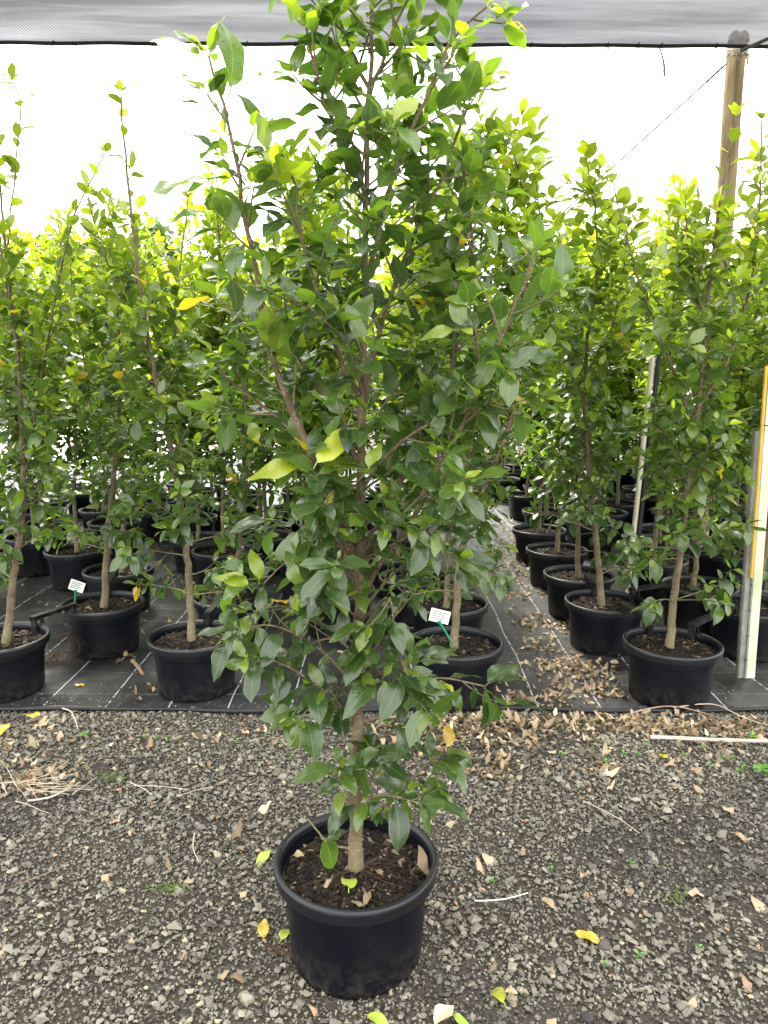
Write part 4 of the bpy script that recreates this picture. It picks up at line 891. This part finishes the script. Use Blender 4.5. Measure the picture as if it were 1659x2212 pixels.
fallen(1430, 1632, 30, 14, .05, Y_, .2, 'small yellow leaf on the gravel beyond the green seedlings', k=0)
for k, (u, v, du, dv, s, t, lab) in enumerate([
    (510, 1806, 10, -12, .055, .1, 'red brown leaf lying on the gravel left of the pot rim'), (1055, 1848, 20, 10, .075, .8, 'curled pale tan leaf right of the lone pot rim'), (1180, 1945, 16, 8, .045, .5, 'small tan leaf by the thin white twig'), (1262, 1895, 14, 14, .055, .75, 'pale folded leaf standing up on the gravel right of centre'),
    (1500, 1925, 30, -6, .060, .8, 'pale brown leaf on the gravel toward the right'), (508, 2105, 20, -6, .05, .25, 'orange brown leaf on the gravel near the pot foot, left side'), (955, 2200, 26, -30, .07, 1, 'whitish twisted leaf at the bottom edge'), (567, 1752, 20, -4, .06, .8, 'cream curled leaf on the gravel behind the pot, left'),
    (975, 1785, 20, 0, .06, .85, 'pale leaf on the gravel touching the low leaf cluster'), (1640, 1945, 30, 20, .08, .6, 'brown curled leaf at the right photo edge'), (1100, 2140, 10, 0, .03, .6, 'tiny tan leaf beside the folded yellow green leaf'), (395, 2070, 18, 5, .04, .2, 'small rust leaf on the gravel, left foreground'), (1575, 1745, -10, -25, .07, .8, 'tan leaf standing on edge in the gravel at the right'), (1600, 1800, 30, 4, .07, .45, 'flat brown leaf below the upright tan leaf')]):
    fallen(u, v, du, dv, s, Dm, t, lab, k=k, z=.02)
for k, (u, v, s, t) in enumerate([(712, 1906, .03, .3), (758, 1860, .025, .6), (820, 1885, .028, .2), (705, 1915, .035, .4), (795, 1930, .04, .3), (775, 1945, .045, .25), (640, 1850, .04, .5), (880, 1790, .05, .8), (915, 1880, .06, .2)]):
    fallen(u, v, 14 * math.cos(k * 2.1), 9 * math.sin(k * 2.1), s, Dm, t, 'small brown leaf fragment on the soil of the lone pot', 'leaf_fragment', 'leaf fragment', z=.258, k=k)
for o in C.objects:
    if o.name.startswith('leaf_fragment'): o['group'] = 'leaf fragments on the pot soil'
# sticks
M_straw = simple('dry_straw', (.20, .13, .08), (.46, .36, .26), 25, .75)
def stick(pix, r, mat, label, name='stick', cat='stick', z=.02, rt=.6):
    P = np.array([gz(u, v, z + dz) for u, v, dz in pix]); P = smooth_path(P, 22); b = P[0].copy(); mb = MB(); mb.tube(P - b + np.cumsum(rng.normal(0, .0004, P.shape), axis=0), np.linspace(r, r * rt, 22), 7); o = mb.build(name, mat); o.location = b; return tag(o, label, cat)
stick([(1405, 1592, .01), (1540, 1597, .012), (1700, 1600, .01)], .0085, M_cane, 'pale straight cane lying across the gravel at the right', 'cane', 'cane', rt=.95)
stick([(1350, 1545, 0), (1400, 1530, .03), (1455, 1525, .05), (1520, 1540, .03), (1560, 1552, 0)], .004, M_stick, 'arched brown twig over the mat edge near the corner pot')
stick([(1455, 1528, .02), (1540, 1520, .03), (1600, 1545, .03), (1645, 1562, 0)], .003, M_cane, 'long thin pale twig trailing right of the corner pot')
stick([(135, 1530, 0), (155, 1540, .03), (168, 1575, 0)], .0035, M_cane, 'bent tan twig bridging the mat edge and gravel at the left')
stick([(1025, 1946, 0), (1090, 1942, 0), (1140, 1928, 0)], .0024, M_white, 'thin white twig on the gravel right of the lone pot')
stick([(420, 1800, 0), (418, 1830, .01), (432, 1860, 0)], .002, M_cane, 'short curved pale twig in the left gravel')
stick([(255, 1775, 0), (262, 1755, .01), (275, 1750, 0)], .0025, M_cane, 'little hooked twig in the left gravel')
stick([(40, 1910, 0), (90, 1890, .0), (145, 1868, 0)], .0018, M_stick, 'thin brown stem in the left gravel')
stick([(1260, 1730, 0), (1330, 1765, .01), (1380, 1800, 0)], .0018, M_cane, 'thin straw stem in the right gravel')
heap = []
for k in range(22):
    u, v = 60 + lr.normal(0, 45), 1697 + lr.normal(0, 14); a = lr.normal(0, .6)
    stick([(u, v, .01), (u + 45 * math.cos(a), v + 20 * math.sin(a), .02), (u + 95 * math.cos(a), v + 45 * math.sin(a), .005)], lr.uniform(.0010, .0020), M_straw, 'dry straw stem', 'straw_heap', 'straw')
    o = [q for q in C.objects if q.name.startswith('straw_heap')][-1]; heap.append(o)
bmh = bmesh.new()
for o in heap:
    m_ = o.data.copy(); m_.transform(Matrix.Translation(o.location)); bmh.from_mesh(m_); bpy.data.objects.remove(o)
mh = bpy.data.meshes.new('straw_heap'); bmh.to_mesh(mh); bmh.free(); o = link('straw_heap', mh, M_cane); tag(o, 'heap of dry straw stems at the left photo edge', 'straw', None, 'stuff')
stick([(60, 1730, .0), (110, 1722, .02), (175, 1690, .01)], .004, M_cane, 'flattened pale husk below the straw heap', 'husk', 'husk')
for k, (u0, v0, u1, v1) in enumerate([(290, 1697, 400, 1705), (460, 1700, 380, 1720), (280, 1690, 330, 1718)]):
    stick([(u0, v0, .01), ((u0 + u1) / 2, (v0 + v1) / 2 - 3, .012), (u1, v1, .005)], .0018, M_cane, ['long straw stem beside the moss patch', 'crossing straw stem right of the moss patch', 'short slanting straw stem by the moss patch'][k], 'straw_stem', 'straw')
# root clump between the left pots
rc = empty('root_clump', gz(125, 1432, .012), 'wiry dead root clump between the two left pots', 'dead roots'); mb = MB(); m2 = MB()
for k in range(46):
    c = np.array([lr.normal(-.02, .04), lr.normal(.0, .03), .02]); R0 = lr.uniform(.02, .05); a = np.linspace(0, lr.uniform(2, 5), 10) + lr.uniform(0, 6); t = lr.uniform(-.6, .6)
    m2.tube(np.stack([c[0] + R0 * np.cos(a), c[1] + R0 * np.sin(a), np.abs(c[2] + R0 * .6 * np.sin(a + t)) + .004], -1), .0012, 4)
for k in range(12):
    c = np.array([lr.normal(.05, .02), lr.normal(.05, .02), .08]); R0 = lr.uniform(.05, .10); a = np.linspace(-.8, lr.uniform(1.8, 3.6), 16)
    mb.tube(np.stack([c[0] + R0 * np.cos(a), c[1] + .03 * np.sin(a * 2 + k), np.maximum(.006, c[2] + R0 * np.sin(a) * .9)], -1), .0013, 4)
x = mb.build('wiry_roots', M_root, rc); x['kind'] = 'stuff'; x = m2.build('root_mat', M_root, rc); x['kind'] = 'stuff'
rx = MB()
for k in range(16):
    p = gz(560 + lr.uniform(0, 30), 2045, .012); a = lr.normal(-.35, .25); L = lr.uniform(.03, .08); q = p + (math.cos(a) * L, math.sin(a) * L, 0); m = (p + q) / 2 + (0, lr.normal(0, .008), .006); rx.tube(smooth_path([p, m, q], 8), .0011, 4)
o = rx.build('root_wisp', M_root); tag(o, 'tuft of fine dark red roots on the gravel by the pot foot', 'root wisp')
p = gz(300 * .603, 1452, .02); mb = MB()
stick([(283 * .603 * 1.02, 1432, .01), (290, 1450, .0), (308, 1462, 0)], .010, M_stick, 'stubby bark piece on the mat in front of the left tagged pot', 'bark_piece', 'bark piece') if False else None
stick([(286, 1427, .0), (298, 1440, .0), (307, 1456, 0)], .012, M_stick, 'stubby bark piece on the mat in front of the left tagged pot', 'bark_piece', 'bark piece', z=.02, rt=.8)
# pale ring-like curl in the aisle litter
tp = MB(); a = np.linspace(.3, 5.6, 18); c = gz(1358, 1408 + 116, .04); c = gz(1269, 1410, .05)
# seedlings
M_weed = leaf_material('seedling_leaf', (.10, .26, .04), (.16, .38, .05), (.26, .46, .06), (.2, .35, .08), .8, .3)
wme = [m.copy() for m in ME_low[:4]]
for m in wme: m.materials.clear(); m.materials.append(M_weed)
def seedling(u, v, s, label, group=None, n=6):
    p = gz(u, v, .006); root = empty('seedling', p, label, 'seedling', group)
    mb = MB(); mb.tube([(0, 0, -.005), (0.001, 0, s * .5), (0, .002, s * .9)], .0012, 5); mb.build('stem', M_weed, root)
    for k in range(n):
        a = k * 2.4 + u; z = s * (.3 + .6 * k / n); D = np.array([math.cos(a), math.sin(a), .35]); A_, D_, N_ = frames(D[None], np.array([[0, 0, 1.]]))
        leaf_obj(wme[k % 4], np.array([0, 0, z]), A_[0] * 1.3, D_[0], N_[0], s * (1.0 - .3 * k / n), .4, (k * .37) % 1, root)
seedling(1645, 1676, .040, 'largest bright green seedling at the right photo edge', n=8); seedling(183, 1594, .026, 'bright green seedling near the left pots in the gravel')
seedling(1622, 1597, .026, 'seedling sprouting next to the end of the pale cane')
for u, v in [(1290, 1600), (1216, 1633), (1348, 1630), (1375, 1632), (1310, 1648), (1395, 1612), (1478, 1634), (1535, 1660), (1560, 1638), (1582, 1640), (1607, 1660), (1595, 1668), (1520, 1618), (313, 1595), (337, 1598), (360, 1596), (512, 1604), (630, 1637), (24, 1590)]:
    seedling(u, v, .016, 'tiny bright green seedling sprouting in the gravel', 'tiny seedlings in the gravel', 4)
for u, v in [(1365, 1868), (1305, 2085), (1190, 1650 + 230), (1510, 2050), (1380, 2065), (1065, 1905)]:
    seedling(u, v, .012, 'faint small green sprout between the foreground stones', 'faint sprouts in the foreground gravel', 4)
def moss(u, v, su, sv, n, label):
    P = np.array([gz(u + lr.normal(0, su), v + lr.normal(0, sv), 0) for _ in range(n)]); P[:, 2] = .006 + lr.uniform(0, .004, n); b = P.mean(0) * np.array([1, 1, 0])
    o = link('moss', stones_mesh('moss', P - b, lr.uniform(.002, .006, n), lr.random(n), lr), M_moss); o.location = b; tag(o, kind='stuff')
moss(240, 1683, 14, 6, 90, ''); moss(365, 1922, 24, 7, 110, ''); moss(1470, 1940, 20, 10, 60, ''); moss(640, 1890, 6, 4, 20, '')
